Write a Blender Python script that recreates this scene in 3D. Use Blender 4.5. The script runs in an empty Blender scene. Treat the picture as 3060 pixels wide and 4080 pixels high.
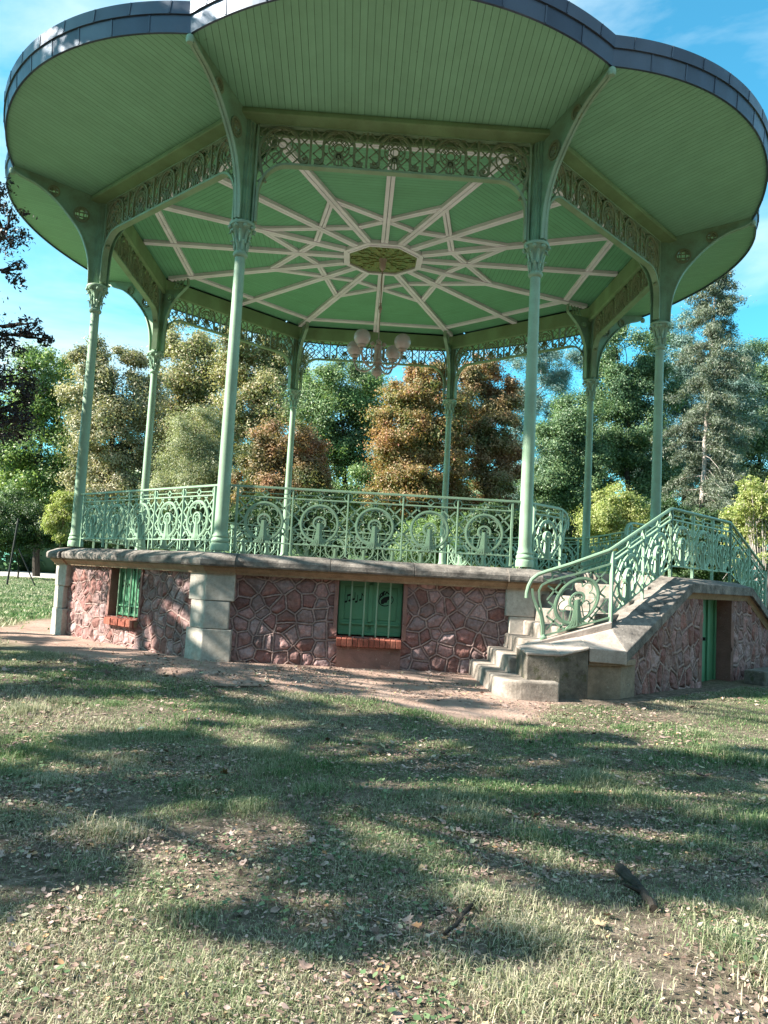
import bpy, math, random
import numpy as np
from mathutils import Vector, Matrix
from mathutils.geometry import tessellate_polygon

random.seed(7)
RNG = np.random.default_rng(11)
PI = math.pi
R = math.radians
T8 = math.tan(R(22.5))
GZ = -1.56                                   # level of the lawn; the bandstand floor is z = 0

scene = bpy.context.scene
COL = scene.collection

# ------------------------------------------------------------------ camera
F_PX, CAM = 3159.75, Vector((-0.2905, -16.9114, -0.2646))
YAW, PITCH, ROLL = 0.03601, 0.08254, -0.05359
_r = Vector((math.cos(YAW), -math.sin(YAW), 0))
_f = Vector((math.sin(YAW) * math.cos(PITCH), math.cos(YAW) * math.cos(PITCH), math.sin(PITCH)))
_u = _r.cross(_f)
CR = _r * math.cos(ROLL) - _u * math.sin(ROLL)
CU = _r * math.sin(ROLL) + _u * math.cos(ROLL)
cam_data = bpy.data.cameras.new('camera')
cam = bpy.data.objects.new('camera', cam_data)
COL.objects.link(cam)
cam_data.sensor_fit = 'VERTICAL'
cam_data.sensor_height = 36
cam_data.lens = 36 * F_PX / 4080
cam_data.clip_start = 0.05
cam_data.clip_end = 2000
cam.matrix_world = Matrix(((CR.x, CU.x, -_f.x, CAM.x), (CR.y, CU.y, -_f.y, CAM.y), (CR.z, CU.z, -_f.z, CAM.z), (0, 0, 0, 1)))
scene.camera = cam


def at(px, py, Y):
    """point of the plane y = Y seen at photograph position (1659 px wide scale)"""
    d = _f * F_PX + CR * (px * 1.8445 - 1530) - CU * (py * 1.8445 - 2040)
    return CAM + d * ((Y - CAM.y) / d.y)


# ------------------------------------------------------------------ light
SUN_EL, SUN_AZ = R(34), math.atan2(-math.cos(R(9)), -math.sin(R(9)))     # from the left, a little towards the viewer
sun_dir = Vector((math.sin(SUN_AZ) * math.cos(SUN_EL), math.cos(SUN_AZ) * math.cos(SUN_EL), math.sin(SUN_EL)))
sd = bpy.data.lights.new('sun', 'SUN')
sd.energy = 5.0
sd.angle = R(0.53)
sd.color = (1.0, 0.93, 0.80)
so = bpy.data.objects.new('sun', sd)
COL.objects.link(so)
so.rotation_euler = sun_dir.to_track_quat('Z', 'Y').to_euler()
so.location = (-30, -10, 30)

world = bpy.data.worlds.new('World')
scene.world = world
world.use_nodes = True
wt = world.node_tree
wt.nodes.clear()
w_out = wt.nodes.new('ShaderNodeOutputWorld')
w_bg = wt.nodes.new('ShaderNodeBackground')
sky = wt.nodes.new('ShaderNodeTexSky')
sky.sky_type = 'NISHITA'
sky.sun_disc = False
sky.sun_elevation = SUN_EL
sky.sun_rotation = SUN_AZ % (2 * PI)
sky.air_density = 1.0
sky.dust_density = 0.6
sky.ozone_density = 1.6
tint = wt.nodes.new('ShaderNodeMix'); tint.data_type = 'RGBA'; tint.blend_type = 'MULTIPLY'
tint.inputs[0].default_value = 1.0
tint.inputs[7].default_value = (0.58, 1.75, 1.72, 1)
wt.links.new(sky.outputs[0], tint.inputs[6])
tc = wt.nodes.new('ShaderNodeTexCoord')
mp = wt.nodes.new('ShaderNodeMapping'); mp.inputs['Scale'].default_value = (1.0, 1.0, 2.6)
mp.inputs['Location'].default_value = (0.35, 0.0, 0.1)
cn = wt.nodes.new('ShaderNodeTexNoise'); cn.inputs['Scale'].default_value = 2.4; cn.inputs['Detail'].default_value = 7; cn.inputs['Roughness'].default_value = 0.55
cn.inputs['Distortion'].default_value = 0.4
cr = wt.nodes.new('ShaderNodeValToRGB')
cr.color_ramp.elements[0].position = 0.43; cr.color_ramp.elements[0].color = (0, 0, 0, 1)
cr.color_ramp.elements[1].position = 0.72; cr.color_ramp.elements[1].color = (0.9, 0.9, 0.9, 1)
wt.links.new(tc.outputs['Generated'], mp.inputs[0]); wt.links.new(mp.outputs[0], cn.inputs[0])
sxyz = wt.nodes.new('ShaderNodeSeparateXYZ'); wt.links.new(tc.outputs['Generated'], sxyz.inputs[0])
mr = wt.nodes.new('ShaderNodeMapRange'); mr.inputs[1].default_value = 0.25; mr.inputs[2].default_value = -0.5; mr.inputs[3].default_value = 0.0; mr.inputs[4].default_value = 0.06  # unseen cloud added behind the camera to whiten the ambient light
wt.links.new(sxyz.outputs[1], mr.inputs[0])
cadd = wt.nodes.new('ShaderNodeMath'); cadd.operation = 'ADD'
wt.links.new(cn.outputs[0], cadd.inputs[0]); wt.links.new(mr.outputs[0], cadd.inputs[1]); wt.links.new(cadd.outputs[0], cr.inputs[0])
cmix = wt.nodes.new('ShaderNodeMix'); cmix.data_type = 'RGBA'
cmix.inputs[7].default_value = (6.2, 7.4, 7.8, 1)
wt.links.new(cr.outputs[0], cmix.inputs[0]); wt.links.new(tint.outputs[2], cmix.inputs[6])
wt.links.new(cmix.outputs[2], w_bg.inputs[0])
w_bg.inputs[1].default_value = 0.05
wt.links.new(w_bg.outputs[0], w_out.inputs[0])

vs = scene.view_settings
scene.display_settings.display_device = 'sRGB'
vs.view_transform = 'Standard'
vs.look = 'None'
vs.gamma = 1
vs.exposure = 1.9
scene.cycles.max_bounces = 7
scene.cycles.diffuse_bounces = 4
scene.cycles.transparent_max_bounces = 8
scene.cycles.use_denoising = True

# ------------------------------------------------------------------ materials


class NT:
    """small node helper"""

    def __init__(self, name):
        self.m = bpy.data.materials.new(name)
        self.m.use_nodes = True
        self.t = self.m.node_tree
        self.t.nodes.clear()
        self.out = self.n('ShaderNodeOutputMaterial')

    def n(self, typ, **kw):
        nd = self.t.nodes.new(typ)
        for k, v in kw.items():
            setattr(nd, k, v)
        return nd

    def l(self, a, b):
        self.t.links.new(a, b)

    def coord(self, scale=(1, 1, 1), which='Object'):
        c = self.n('ShaderNodeTexCoord')
        m = self.n('ShaderNodeMapping')
        m.inputs['Scale'].default_value = scale
        self.l(c.outputs[which], m.inputs[0])
        return m.outputs[0]

    def noise(self, vec, scale, detail=5, rough=.55, dist=0.0):
        t = self.n('ShaderNodeTexNoise')
        t.inputs['Scale'].default_value = scale
        t.inputs['Detail'].default_value = detail
        t.inputs['Roughness'].default_value = rough
        t.inputs['Distortion'].default_value = dist
        if vec is not None:
            self.l(vec, t.inputs['Vector'])
        return t.outputs[0]

    def ramp(self, fac, stops):
        r = self.n('ShaderNodeValToRGB')
        el = r.color_ramp.elements
        while len(el) < len(stops):
            el.new(0.5)
        for e, (p, c) in zip(el, stops):
            e.position = p
            e.color = (c, c, c, 1) if isinstance(c, (int, float)) else (*c, 1)
        self.l(fac, r.inputs[0])
        return r.outputs[0]

    def mix(self, fac, a, b, mode='MIX'):
        x = self.n('ShaderNodeMix', data_type='RGBA', blend_type=mode)
        for i, v in ((0, fac), (6, a), (7, b)):
            if isinstance(v, (int, float)):
                x.inputs[i].default_value = v
            elif isinstance(v, tuple):
                x.inputs[i].default_value = (*v, 1)
            else:
                self.l(v, x.inputs[i])
        return x.outputs[2]

    def math(self, op, a, b=0.0):
        x = self.n('ShaderNodeMath', operation=op)
        for i, v in ((0, a), (1, b)):
            if isinstance(v, (int, float)):
                x.inputs[i].default_value = v
            else:
                self.l(v, x.inputs[i])
        return x.outputs[0]

    def bump(self, h, strength, dist=.01):
        b = self.n('ShaderNodeBump')
        b.inputs['Strength'].default_value = strength
        b.inputs['Distance'].default_value = dist
        self.l(h, b.inputs['Height'])
        return b.outputs[0]

    def done(self, color, rough=.6, spec=.4, metal=0.0, normal=None):
        p = self.n('ShaderNodeBsdfPrincipled')
        if isinstance(color, tuple):
            p.inputs['Base Color'].default_value = (*color, 1)
        else:
            self.l(color, p.inputs['Base Color'])
        if isinstance(rough, (int, float)):
            p.inputs['Roughness'].default_value = rough
        else:
            self.l(rough, p.inputs['Roughness'])
        p.inputs['Specular IOR Level'].default_value = spec
        p.inputs['Metallic'].default_value = metal
        if normal is not None:
            self.l(normal, p.inputs['Normal'])
        self.l(p.outputs[0], self.out.inputs[0])
        return self.m


def paint(name, base, dirt=(.10, .11, .06), amount=.35, rough=.5, scale=2.2):
    k = NT(name)
    v = k.coord()
    a = k.ramp(k.noise(v, scale, 8, .65), [(.42, 0.0), (.72, amount)])
    b = k.ramp(k.noise(v, 38, 4, .6), [(.55, 0.0), (.75, amount * .6)])
    tone = k.ramp(k.noise(v, .9, 3), [(.3, .86), (.7, 1.1)])
    c = k.mix(1.0, base, tone, 'MULTIPLY')
    c = k.mix(a, c, dirt)
    c = k.mix(b, c, dirt)
    h = k.noise(v, 60, 3)
    return k.done(c, rough, .4, normal=k.bump(h, .15, .004))


def boards(name, base, dark, axis, pitch, dirt=.3):
    """painted matchboard: grooves across one axis of the part"""
    k = NT(name)
    c0 = k.n('ShaderNodeTexCoord')
    sx = k.n('ShaderNodeSeparateXYZ')
    k.l(c0.outputs['Object'], sx.inputs[0])
    x = k.math('MULTIPLY', sx.outputs[axis], 1 / pitch)
    fr = k.math('FRACT', k.math('ADD', x, 500.0))
    edge = k.math('ABSOLUTE', k.math('SUBTRACT', fr, .5))
    groove = k.ramp(edge, [(.462, 0.0), (.49, 1.0)])
    idx = k.math('FLOOR', k.math('ADD', x, 500.0))
    wn = k.n('ShaderNodeTexWhiteNoise', noise_dimensions='1D')
    k.l(idx, wn.inputs['W'])
    v = k.coord()
    tone = k.ramp(wn.outputs[0], [(0, .95), (1, 1.04)])
    stretch = k.coord((1, 1, 1))
    st = k.ramp(k.noise(stretch, 1.6, 7, .65), [(.40, 0.0), (.78, dirt)])
    c = k.mix(1.0, base, tone, 'MULTIPLY')
    c = k.mix(st, c, (base[0] * .55, base[1] * .5, base[2] * .45))
    spots = k.ramp(k.noise(v, 9, 6, .7), [(.66, 0.0), (.74, .55)])
    c = k.mix(spots, c, (.06, .06, .035))
    gd = k.math('MULTIPLY', groove, k.ramp(wn.outputs[0], [(0, .45), (1, .95)]))
    c = k.mix(gd, c, dark)
    inv = k.math('SUBTRACT', 1.0, groove)
    return k.done(c, .55, .35, normal=k.bump(inv, .7, .012))


def stone(name, base, dark, stain=.5, scale=3.0, bump=.5, moss=None):
    k = NT(name)
    v = k.coord()
    a = k.ramp(k.noise(v, scale, 9, .68), [(.40, 0.0), (.66, stain)])
    tone = k.ramp(k.noise(v, 16, 6, .7), [(.3, .78), (.7, 1.18)])
    c = k.mix(1.0, base, tone, 'MULTIPLY')
    c = k.mix(a, c, dark)
    sp = k.ramp(k.noise(v, 55, 4, .6), [(.60, 0.0), (.70, .5)])
    c = k.mix(sp, c, (dark[0] * .6, dark[1] * .6, dark[2] * .6))
    lc = k.ramp(k.noise(v, 22, 5, .7, .3), [(.63, 0.0), (.70, .35)])
    c = k.mix(lc, c, (.62, .60, .52))
    if moss:
        mm = k.ramp(k.noise(v, 7, 8, .7), [(.52, 0.0), (.62, .7)])
        c = k.mix(mm, c, moss)
    h = k.noise(v, 34, 8, .7)
    return k.done(c, .88, .2, normal=k.bump(h, bump, .012))


def leafmat(name, stops, trans=.35, rough=.42, noise_scale=.35, mixn=None):
    """leaf colour varies from leaf to leaf and in broad drifts through the crown"""
    k = NT(name)
    g = k.n('ShaderNodeNewGeometry')
    c = k.ramp(g.outputs['Random Per Island'], stops)
    if mixn:
        v = k.coord()
        f = k.ramp(k.noise(v, noise_scale, 3, .6), [(.42, 0.0), (.62, 1.0)])
        c2 = k.ramp(g.outputs['Random Per Island'], mixn)
        c = k.mix(f, c, c2)
    d = k.n('ShaderNodeBsdfPrincipled')
    d.inputs['Roughness'].default_value = rough + .06
    d.inputs['Specular IOR Level'].default_value = .42
    k.l(c, d.inputs['Base Color'])
    t = k.n('ShaderNodeBsdfTranslucent')
    k.l(k.mix(1.0, c, (1.15, 1.25, .7), 'MULTIPLY'), t.inputs[0])
    m = k.n('ShaderNodeMixShader')
    m.inputs[0].default_value = trans
    k.l(d.outputs[0], m.inputs[1]); k.l(t.outputs[0], m.inputs[2]); k.l(m.outputs[0], k.out.inputs[0])
    return k.m


def bark(name, a, b, scale=6):
    k = NT(name)
    v = k.coord((1, 1, .25))
    n = k.noise(v, scale, 8, .7)
    c = k.ramp(n, [(.35, a), (.65, b)])
    return k.done(c, .9, .15, normal=k.bump(n, .8, .03))


M = {}
M['green'] = paint('green_paint', (.25, .375, .265), (.13, .15, .09), .45)
M['green_old'] = paint('weathered_green_paint', (.20, .345, .22), (.10, .085, .035), .6)
M['iron'] = paint('grimy_green_iron', (.19, .225, .12), (.075, .065, .03), .5, .5)
M['rail'] = paint('rail_green_paint', (.225, .345, .24), (.12, .17, .11), .4, .42)
M['olive'] = paint('stained_olive_paint', (.19, .30, .145), (.11, .13, .05), .6, .6, 1.6)
M['band'] = paint('pale_green_band', (.22, .33, .2), (.12, .12, .06), .5)
M['rib'] = paint('pinkish_white_paint', (.76, .71, .76), (.34, .29, .28), .22, .6)
M['ceiling'] = boards('green_ceiling_boards', (.15, .385, .22), (.02, .05, .025), 1, .098, .35)
M['soffit'] = boards('grey_green_soffit_boards', (.235, .47, .305), (.03, .06, .035), 0, .098, .35)
M['shutter'] = paint('bright_green_shutter', (.085, .25, .14), (.06, .14, .06), .4)
M['black'] = NT('black_stencil').done((.012, .014, .012), .7, .2)
M['lime'] = stone('grey_limestone', (.44, .40, .36), (.20, .175, .14), .45, 3.2, .35)
M['cop'] = stone('lichened_coping_stone', (.255, .225, .205), (.055, .05, .047), .95, 4.2, .8)
M['corn'] = stone('ochre_cornice_stone', (.34, .24, .16), (.14, .09, .055), .55, 3.5, .35)
M['mossy'] = stone('black_mossy_stone', (.19, .165, .14), (.038, .034, .03), .92, 2.4, .8, (.06, .065, .025))
M['copstair'] = stone('pale_worn_sunlit_coping', (.42, .355, .32), (.16, .13, .115), .6, 3.2, .5)  # pale tone also stands for sun on the lower block's top
M['plaster'] = stone('brown_plaster', (.30, .225, .17), (.10, .075, .055), .7, 1.8, .5)
M['step'] = stone('step_stone', (.35, .30, .265), (.07, .062, .053), .85, 2.8, .6)
M['floor'] = stone('floor_stone', (.33, .30, .27), (.2, .18, .16), .4)
M['redplaster'] = stone('red_plaster', (.27, .145, .125), (.13, .075, .06), .7, 4, .8)


def rubble_mat():
    k = NT('red_rubble_stone')
    a = k.n('ShaderNodeVertexColor', layer_name='Col')
    v = k.coord()
    tone = k.ramp(k.noise(v, 20, 8, .72), [(.3, .62), (.7, 1.32)])
    c = k.mix(1.0, a.outputs[0], tone, 'MULTIPLY')
    st = k.ramp(k.noise(v, 3.5, 7, .65), [(.5, 0.0), (.72, .5)])
    c = k.mix(st, c, (.115, .065, .055))
    pale = k.ramp(k.noise(v, 42, 5, .7), [(.62, 0.0), (.72, .35)])
    c = k.mix(pale, c, (.45, .33, .30))
    return k.done(c, .9, .2, normal=k.bump(k.noise(v, 48, 8, .75), .7, .015))


M['rubble'] = rubble_mat()


def brick_mat():
    k = NT('brick')
    v = k.coord()
    g = k.n('ShaderNodeNewGeometry')
    c = k.ramp(g.outputs['Random Per Island'], [(0, (.22, .07, .05)), (.5, (.28, .085, .06)), (1, (.33, .12, .085))])
    t = k.ramp(k.noise(v, 30, 6, .7), [(.3, .7), (.7, 1.2)])
    c = k.mix(1.0, c, t, 'MULTIPLY')
    return k.done(c, .85, .2, normal=k.bump(k.noise(v, 60, 5), .5, .006))


M['brick'] = brick_mat()


def zinc():
    k = NT('zinc_sheet')
    v = k.coord()
    g = k.n('ShaderNodeNewGeometry')
    c = k.ramp(g.outputs['Random Per Island'], [(0, (.055, .068, .10)), (1, (.12, .14, .18))])
    t = k.ramp(k.noise(v, 3, 6, .65), [(.3, .75), (.7, 1.15)])
    c = k.mix(1.0, c, t, 'MULTIPLY')
    r = k.ramp(k.noise(v, 6, 5), [(.3, .38), (.7, .58)])
    return k.done(c, r, .5, .6)


M['zinc'] = zinc()


def rosette_mat():
    k = NT('gilded_rosette')
    v = k.coord()
    n = k.noise(v, 5.5, 4, .6, 2.2)
    c = k.ramp(n, [(.44, (.17, .26, .10)), (.50, (.10, .09, .02)), (.54, (.26, .25, .08)), (.62, (.18, .28, .11))])
    return k.done(c, .5, .4, normal=k.bump(n, .6, .03))


M['rosette'] = rosette_mat()
M['lampmetal'] = paint('dusty_pink_lamp_metal', (.40, .30, .25), (.16, .10, .07), .5, .45)
k_ = NT('opal_globe')
M['globe'] = k_.done(k_.mix(k_.ramp(k_.noise(k_.coord(), 6, 5), [(.4, 0.0), (.75, .5)]), (.46, .37, .35), (.30, .23, .20)), .25, .5)

M['bark'] = bark('brown_bark', (.05, .038, .028), (.16, .12, .09))
M['bark_pale'] = bark('pale_bark', (.22, .18, .16), (.50, .44, .42), 9)
M['bark_dark'] = bark('dark_bark', (.02, .018, .016), (.07, .058, .05))
M['post'] = paint('black_post', (.012, .013, .014), (.03, .025, .02), .3, .6)

M['l_purple'] = leafmat('purple_dark_leaf', [(0, (.018, .014, .022)), (.5, (.045, .028, .04)), (1, (.03, .045, .03))], .18, .38)
M['l_locust'] = leafmat('locust_leaf', [(0, (0.111, 0.196, 0.063)), (.5, (0.205, 0.306, 0.100)), (1, (0.354, 0.394, 0.178))], .4, mixn=[(0, (0.065, 0.124, 0.051)), (1, (0.166, 0.248, 0.100))])
M['l_beige'] = leafmat('beige_leaf', [(0, (0.211, 0.216, 0.118)), (.5, (0.369, 0.327, 0.210)), (1, (0.527, 0.430, 0.317))], .35, mixn=[(0, (0.105, 0.137, 0.074)), (1, (0.281, 0.259, 0.158))])
M['l_olive'] = leafmat('olive_leaf', [(0, (0.194, 0.213, 0.093)), (.5, (0.351, 0.332, 0.168)), (1, (0.510, 0.426, 0.275))], .38, mixn=[(0, (0.105, 0.152, 0.061)), (.6, (0.246, 0.256, 0.138)), (1, (0.421, 0.290, 0.217))])
M['l_greygreen'] = leafmat('greygreen_leaf', [(0, (0.151, 0.189, 0.111)), (.5, (0.284, 0.302, 0.183)), (1, (0.416, 0.398, 0.246))], .32)
M['l_green'] = leafmat('green_leaf', [(0, (0.098, 0.186, 0.062)), (.5, (0.185, 0.296, 0.112)), (1, (0.326, 0.389, 0.186))], .4, mixn=[(0, (0.066, 0.116, 0.062)), (1, (0.162, 0.217, 0.125))])
M['l_rust'] = leafmat('rust_leaf', [(0, (.19, .10, .055)), (.5, (.34, .165, .095)), (1, (.43, .26, .15))], .35, mixn=[(0, (.085, .115, .045)), (1, (.21, .19, .09))], noise_scale=.55)
M['l_orange'] = leafmat('orange_leaf', [(0, (.20, .13, .06)), (.45, (.34, .19, .09)), (.8, (.42, .27, .13)), (1, (.40, .15, .11))], .4, mixn=[(0, (.10, .14, .05)), (.6, (.22, .22, .085)), (1, (.36, .20, .11))], noise_scale=.6)
M['l_dark'] = leafmat('dark_leaf', [(0, (0.051, 0.104, 0.051)), (.5, (0.116, 0.196, 0.080)), (1, (0.230, 0.299, 0.138))], .3, mixn=[(0, (0.041, 0.092, 0.058)), (1, (0.138, 0.218, 0.116))])
M['l_cedar'] = leafmat('cedar_needle', [(0, (0.061, 0.121, 0.111)), (.5, (0.143, 0.232, 0.213)), (1, (0.304, 0.405, 0.386))], .25)
M['l_spruce'] = leafmat('spruce_needle', [(0, (.06, .085, .06)), (.5, (.135, .165, .125)), (1, (.27, .29, .24))], .3)
M['l_yellow'] = leafmat('yellowgreen_leaf', [(0, (0.170, 0.220, 0.069)), (.5, (0.327, 0.372, 0.129)), (1, (0.482, 0.468, 0.238))], .42)
M['l_shrub'] = leafmat('shrub_leaf', [(0, (0.053, 0.114, 0.035)), (.5, (0.114, 0.194, 0.061)), (1, (0.211, 0.290, 0.105))], .33)
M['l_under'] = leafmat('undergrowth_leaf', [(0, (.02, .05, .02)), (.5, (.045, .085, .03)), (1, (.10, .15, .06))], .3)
M['l_plane'] = leafmat('plane_leaf', [(0, (.05, .10, .025)), (.5, (.09, .15, .04)), (1, (.14, .17, .06))], .3)

# ------------------------------------------------------------------ mesh helper


class MB:
    def __init__(self):
        self.v, self.f, self.mi, self.cur = [], [], [], 0

    def add(self, vs_, fs):
        b = len(self.v)
        self.v.extend([tuple(p) for p in vs_])
        for f in fs:
            self.f.append(tuple(i + b for i in f))
            self.mi.append(self.cur)

    def box(self, x0, x1, y0, y1, z0, z1, f=None):
        p = [(x, y, z) for z in (z0, z1) for y in (y0, y1) for x in (x0, x1)]
        if f:
            p = [f(*q) for q in p]
        self.add(p, [(0, 2, 3, 1), (4, 5, 7, 6), (0, 1, 5, 4), (2, 6, 7, 3), (0, 4, 6, 2), (1, 3, 7, 5)])

    def ribbon(self, pts, w, d0, d1, f, closed=False):
        """flat bar of width w along a 2-D path, from depth d0 to d1, mapped by f(u, v, d)"""
        n = len(pts)
        P = [Vector((p[0], p[1])) for p in pts]
        vs_ = []
        for i in range(n):
            a = P[i - 1] if (closed or i > 0) else P[i]
            b = P[(i + 1) % n] if (closed or i < n - 1) else P[i]
            t1 = (P[i] - a); t2 = (b - P[i])
            if t1.length < 1e-9: t1 = t2
            if t2.length < 1e-9: t2 = t1
            t1 = t1.normalized(); t2 = t2.normalized()
            t = (t1 + t2)
            t = t.normalized() if t.length > 1e-6 else t1
            c = max(.5, t.dot(t1))
            nn = Vector((-t.y, t.x)) * (w / 2 / c)
            for q in (P[i] + nn, P[i] - nn):
                for d in (d0, d1):
                    vs_.append(f(q.x, q.y, d))
        fs = []
        for i in range(n if closed else n - 1):
            a, b = 4 * i, 4 * ((i + 1) % n)
            fs += [(a, b, b + 1, a + 1), (a + 2, a + 3, b + 3, b + 2), (a, a + 2, b + 2, b), (a + 1, b + 1, b + 3, a + 3)]
        if not closed:
            e = 4 * (n - 1)
            fs += [(0, 1, 3, 2), (e, e + 2, e + 3, e + 1)]
        self.add(vs_, fs)

    def tube(self, pts, r, n=8, closed=False, f=None):
        P = [Vector(p) for p in pts]
        m = len(P)
        rs = r if isinstance(r, (list, tuple)) else [r] * m
        up = Vector((0, 0, 1))
        vs_, fs = [], []
        prev = None
        for i in range(m):
            a = P[i - 1] if (closed or i > 0) else P[i]
            b = P[(i + 1) % m] if (closed or i < m - 1) else P[i]
            t = (b - a).normalized()
            if prev is None:
                ref = up if abs(t.z) < .9 else Vector((1, 0, 0))
                s = t.cross(ref).normalized()
            else:
                s = (prev - t * prev.dot(t)).normalized()
            prev = s
            q = t.cross(s)
            for k in range(n):
                an = 2 * PI * k / n
                p = P[i] + (s * math.cos(an) + q * math.sin(an)) * rs[i]
                vs_.append(f(*p) if f else p)
        for i in range(m if closed else m - 1):
            for k in range(n):
                a, b = i * n, ((i + 1) % m) * n
                fs.append((a + k, a + (k + 1) % n, b + (k + 1) % n, b + k))
        if not closed:
            fs.append(tuple(range(n))[::-1])
            fs.append(tuple((m - 1) * n + k for k in range(n)))
        self.add(vs_, fs)

    def lathe(self, prof, c, n=20, ph=0.0):
        vs_, fs = [], []
        for r, z in prof:
            for k in range(n):
                a = 2 * PI * k / n + ph
                vs_.append((c[0] + r * math.cos(a), c[1] + r * math.sin(a), c[2] + z))
        for i in range(len(prof) - 1):
            for k in range(n):
                fs.append((i * n + k, i * n + (k + 1) % n, (i + 1) * n + (k + 1) % n, (i + 1) * n + k))
        fs.append(tuple(range(n))[::-1])
        fs.append(tuple((len(prof) - 1) * n + k for k in range(n)))
        self.add(vs_, fs)

    def plate(self, loops, d0, d1, f):
        """flat plate with holes: loops of 2-D points, first the outline"""
        tri = tessellate_polygon([[Vector((p[0], p[1], 0)) for p in lp] for lp in loops])
        flat = [p for lp in loops for p in lp]
        n = len(flat)
        vs_ = [f(p[0], p[1], d0) for p in flat] + [f(p[0], p[1], d1) for p in flat]
        fs = [tuple(t) for t in tri] + [tuple(i + n for i in t[::-1]) for t in tri]
        b = 0
        for lp in loops:
            k = len(lp)
            for i in range(k):
                a, c = b + i, b + (i + 1) % k
                fs.append((a, c, c + n, a + n))
            b += k
        self.add(vs_, fs)

    def prism(self, poly, z0, z1):
        self.plate([poly], z0, z1, lambda u, v, d: (u, v, d))

    def build(self, name, mats, parent=None, smooth=False, bevel=0.0):
        me = bpy.data.meshes.new(name)
        me.from_pydata(self.v, [], self.f)
        if not isinstance(mats, (list, tuple)):
            mats = [mats]
        for m in mats:
            me.materials.append(m)
        if len(mats) > 1:
            me.polygons.foreach_set('material_index', self.mi)
        import bmesh
        bm = bmesh.new(); bm.from_mesh(me)
        bmesh.ops.recalc_face_normals(bm, faces=bm.faces)
        bm.to_mesh(me); bm.free()
        if smooth:
            me.polygons.foreach_set('use_smooth', [True] * len(me.polygons))
            try:
                me.set_sharp_from_angle(angle=R(40))
            except Exception:
                pass
        o = bpy.data.objects.new(name, me)
        COL.objects.link(o)
        if parent:
            o.parent = parent
        if bevel:
            b = o.modifiers.new('bevel', 'BEVEL'); b.width = bevel; b.segments = 2; b.limit_method = 'ANGLE'; b.angle_limit = R(35)
        return o


def np_mesh(name, verts, faces_flat, loop_tot, mat, parent=None):
    """fast mesh: verts (n,3), flat vertex indices and the number of corners of each face"""
    me = bpy.data.meshes.new(name)
    me.vertices.add(len(verts))
    me.vertices.foreach_set('co', np.ascontiguousarray(verts, dtype=np.float32).ravel())
    me.loops.add(len(faces_flat))
    me.loops.foreach_set('vertex_index', np.ascontiguousarray(faces_flat, dtype=np.int32))
    me.polygons.add(len(loop_tot))
    starts = np.concatenate([[0], np.cumsum(loop_tot)[:-1]]).astype(np.int32)
    me.polygons.foreach_set('loop_start', starts)
    me.polygons.foreach_set('loop_total', np.ascontiguousarray(loop_tot, dtype=np.int32))
    me.update(calc_edges=True)
    for m in (mat if isinstance(mat, (list, tuple)) else [mat]):
        me.materials.append(m)
    o = bpy.data.objects.new(name, me)
    COL.objects.link(o)
    if parent:
        o.parent = parent
    return o


def tag(o, label=None, cat=None, group=None, kind=None):
    if label: o['label'] = label
    if cat: o['category'] = cat
    if group: o['group'] = group
    if kind: o['kind'] = kind
    return o


def empty(name, loc=(0, 0, 0)):
    o = bpy.data.objects.new(name, None)
    COL.objects.link(o)
    o.location = loc
    o.empty_display_size = .3
    return o


def rep(o, rz, parent):
    """a copy of a part and of its sub-parts, turned about the bandstand's axis"""
    c = o.copy(); COL.objects.link(c); c.parent = parent
    c.rotation_euler = (0, 0, rz)
    for ch in list(o.children):
        d = ch.copy(); COL.objects.link(d); d.parent = c
    return c


FACES = [-90, -45, 0, 45, 90, 135, 180, 225]          # outward normals
def fz(nrm): return R(nrm + 90)                       # turn of a part built for the front face (normal -y)


# ================================================================== BANDSTAND
RC = 5.8
AP = RC * math.cos(R(22.5))
bs = empty('bandstand', (0, 0, 0))
tag(bs, 'green iron bandstand with scalloped roof on a red stone base', 'bandstand')


def ff(off):                                          # flat face map: u along the face, v up, d outward
    return lambda u, v, d: (u, -(off + d), v)


def circ(cx, cy, r, n=24, a0=0.0, a1=360.0, ry=None):
    ry = r if ry is None else ry
    m = n if abs(a1 - a0) >= 360 else n + 1
    return [(cx + r * math.cos(R(a0 + (a1 - a0) * i / n)), cy + ry * math.sin(R(a0 + (a1 - a0) * i / n))) for i in range(m)]


def lattice(mb, a, v0, v1, pitch, w, d0, d1, f, hole=None, clip=None, steps=26):
    """crossing 45 degree bars in the box |u|<a, v0<v<v1, outside the hole"""
    h = v1 - v0
    for s in (1, -1):
        k0 = math.floor((-a - h) / pitch) - 1
        for k in range(k0, -k0 + 1):
            c = k * pitch + pitch / 2
            run = []
            for i in range(steps + 1):
                v = v0 + h * i / steps
                u = c + s * (v - v0 - h / 2)
                ok = -a <= u <= a
                if ok and hole:
                    ok = math.hypot((u - hole[0]), (v - hole[1])) > hole[2]
                if ok and clip:
                    ok = clip(u, v)
                if ok:
                    run.append((u, v))
                if (not ok or i == steps) and run:
                    if len(run) > 2:
                        mb.ribbon([run[0], run[-1]], w, d0, d1, f)
                    run = []


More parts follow.
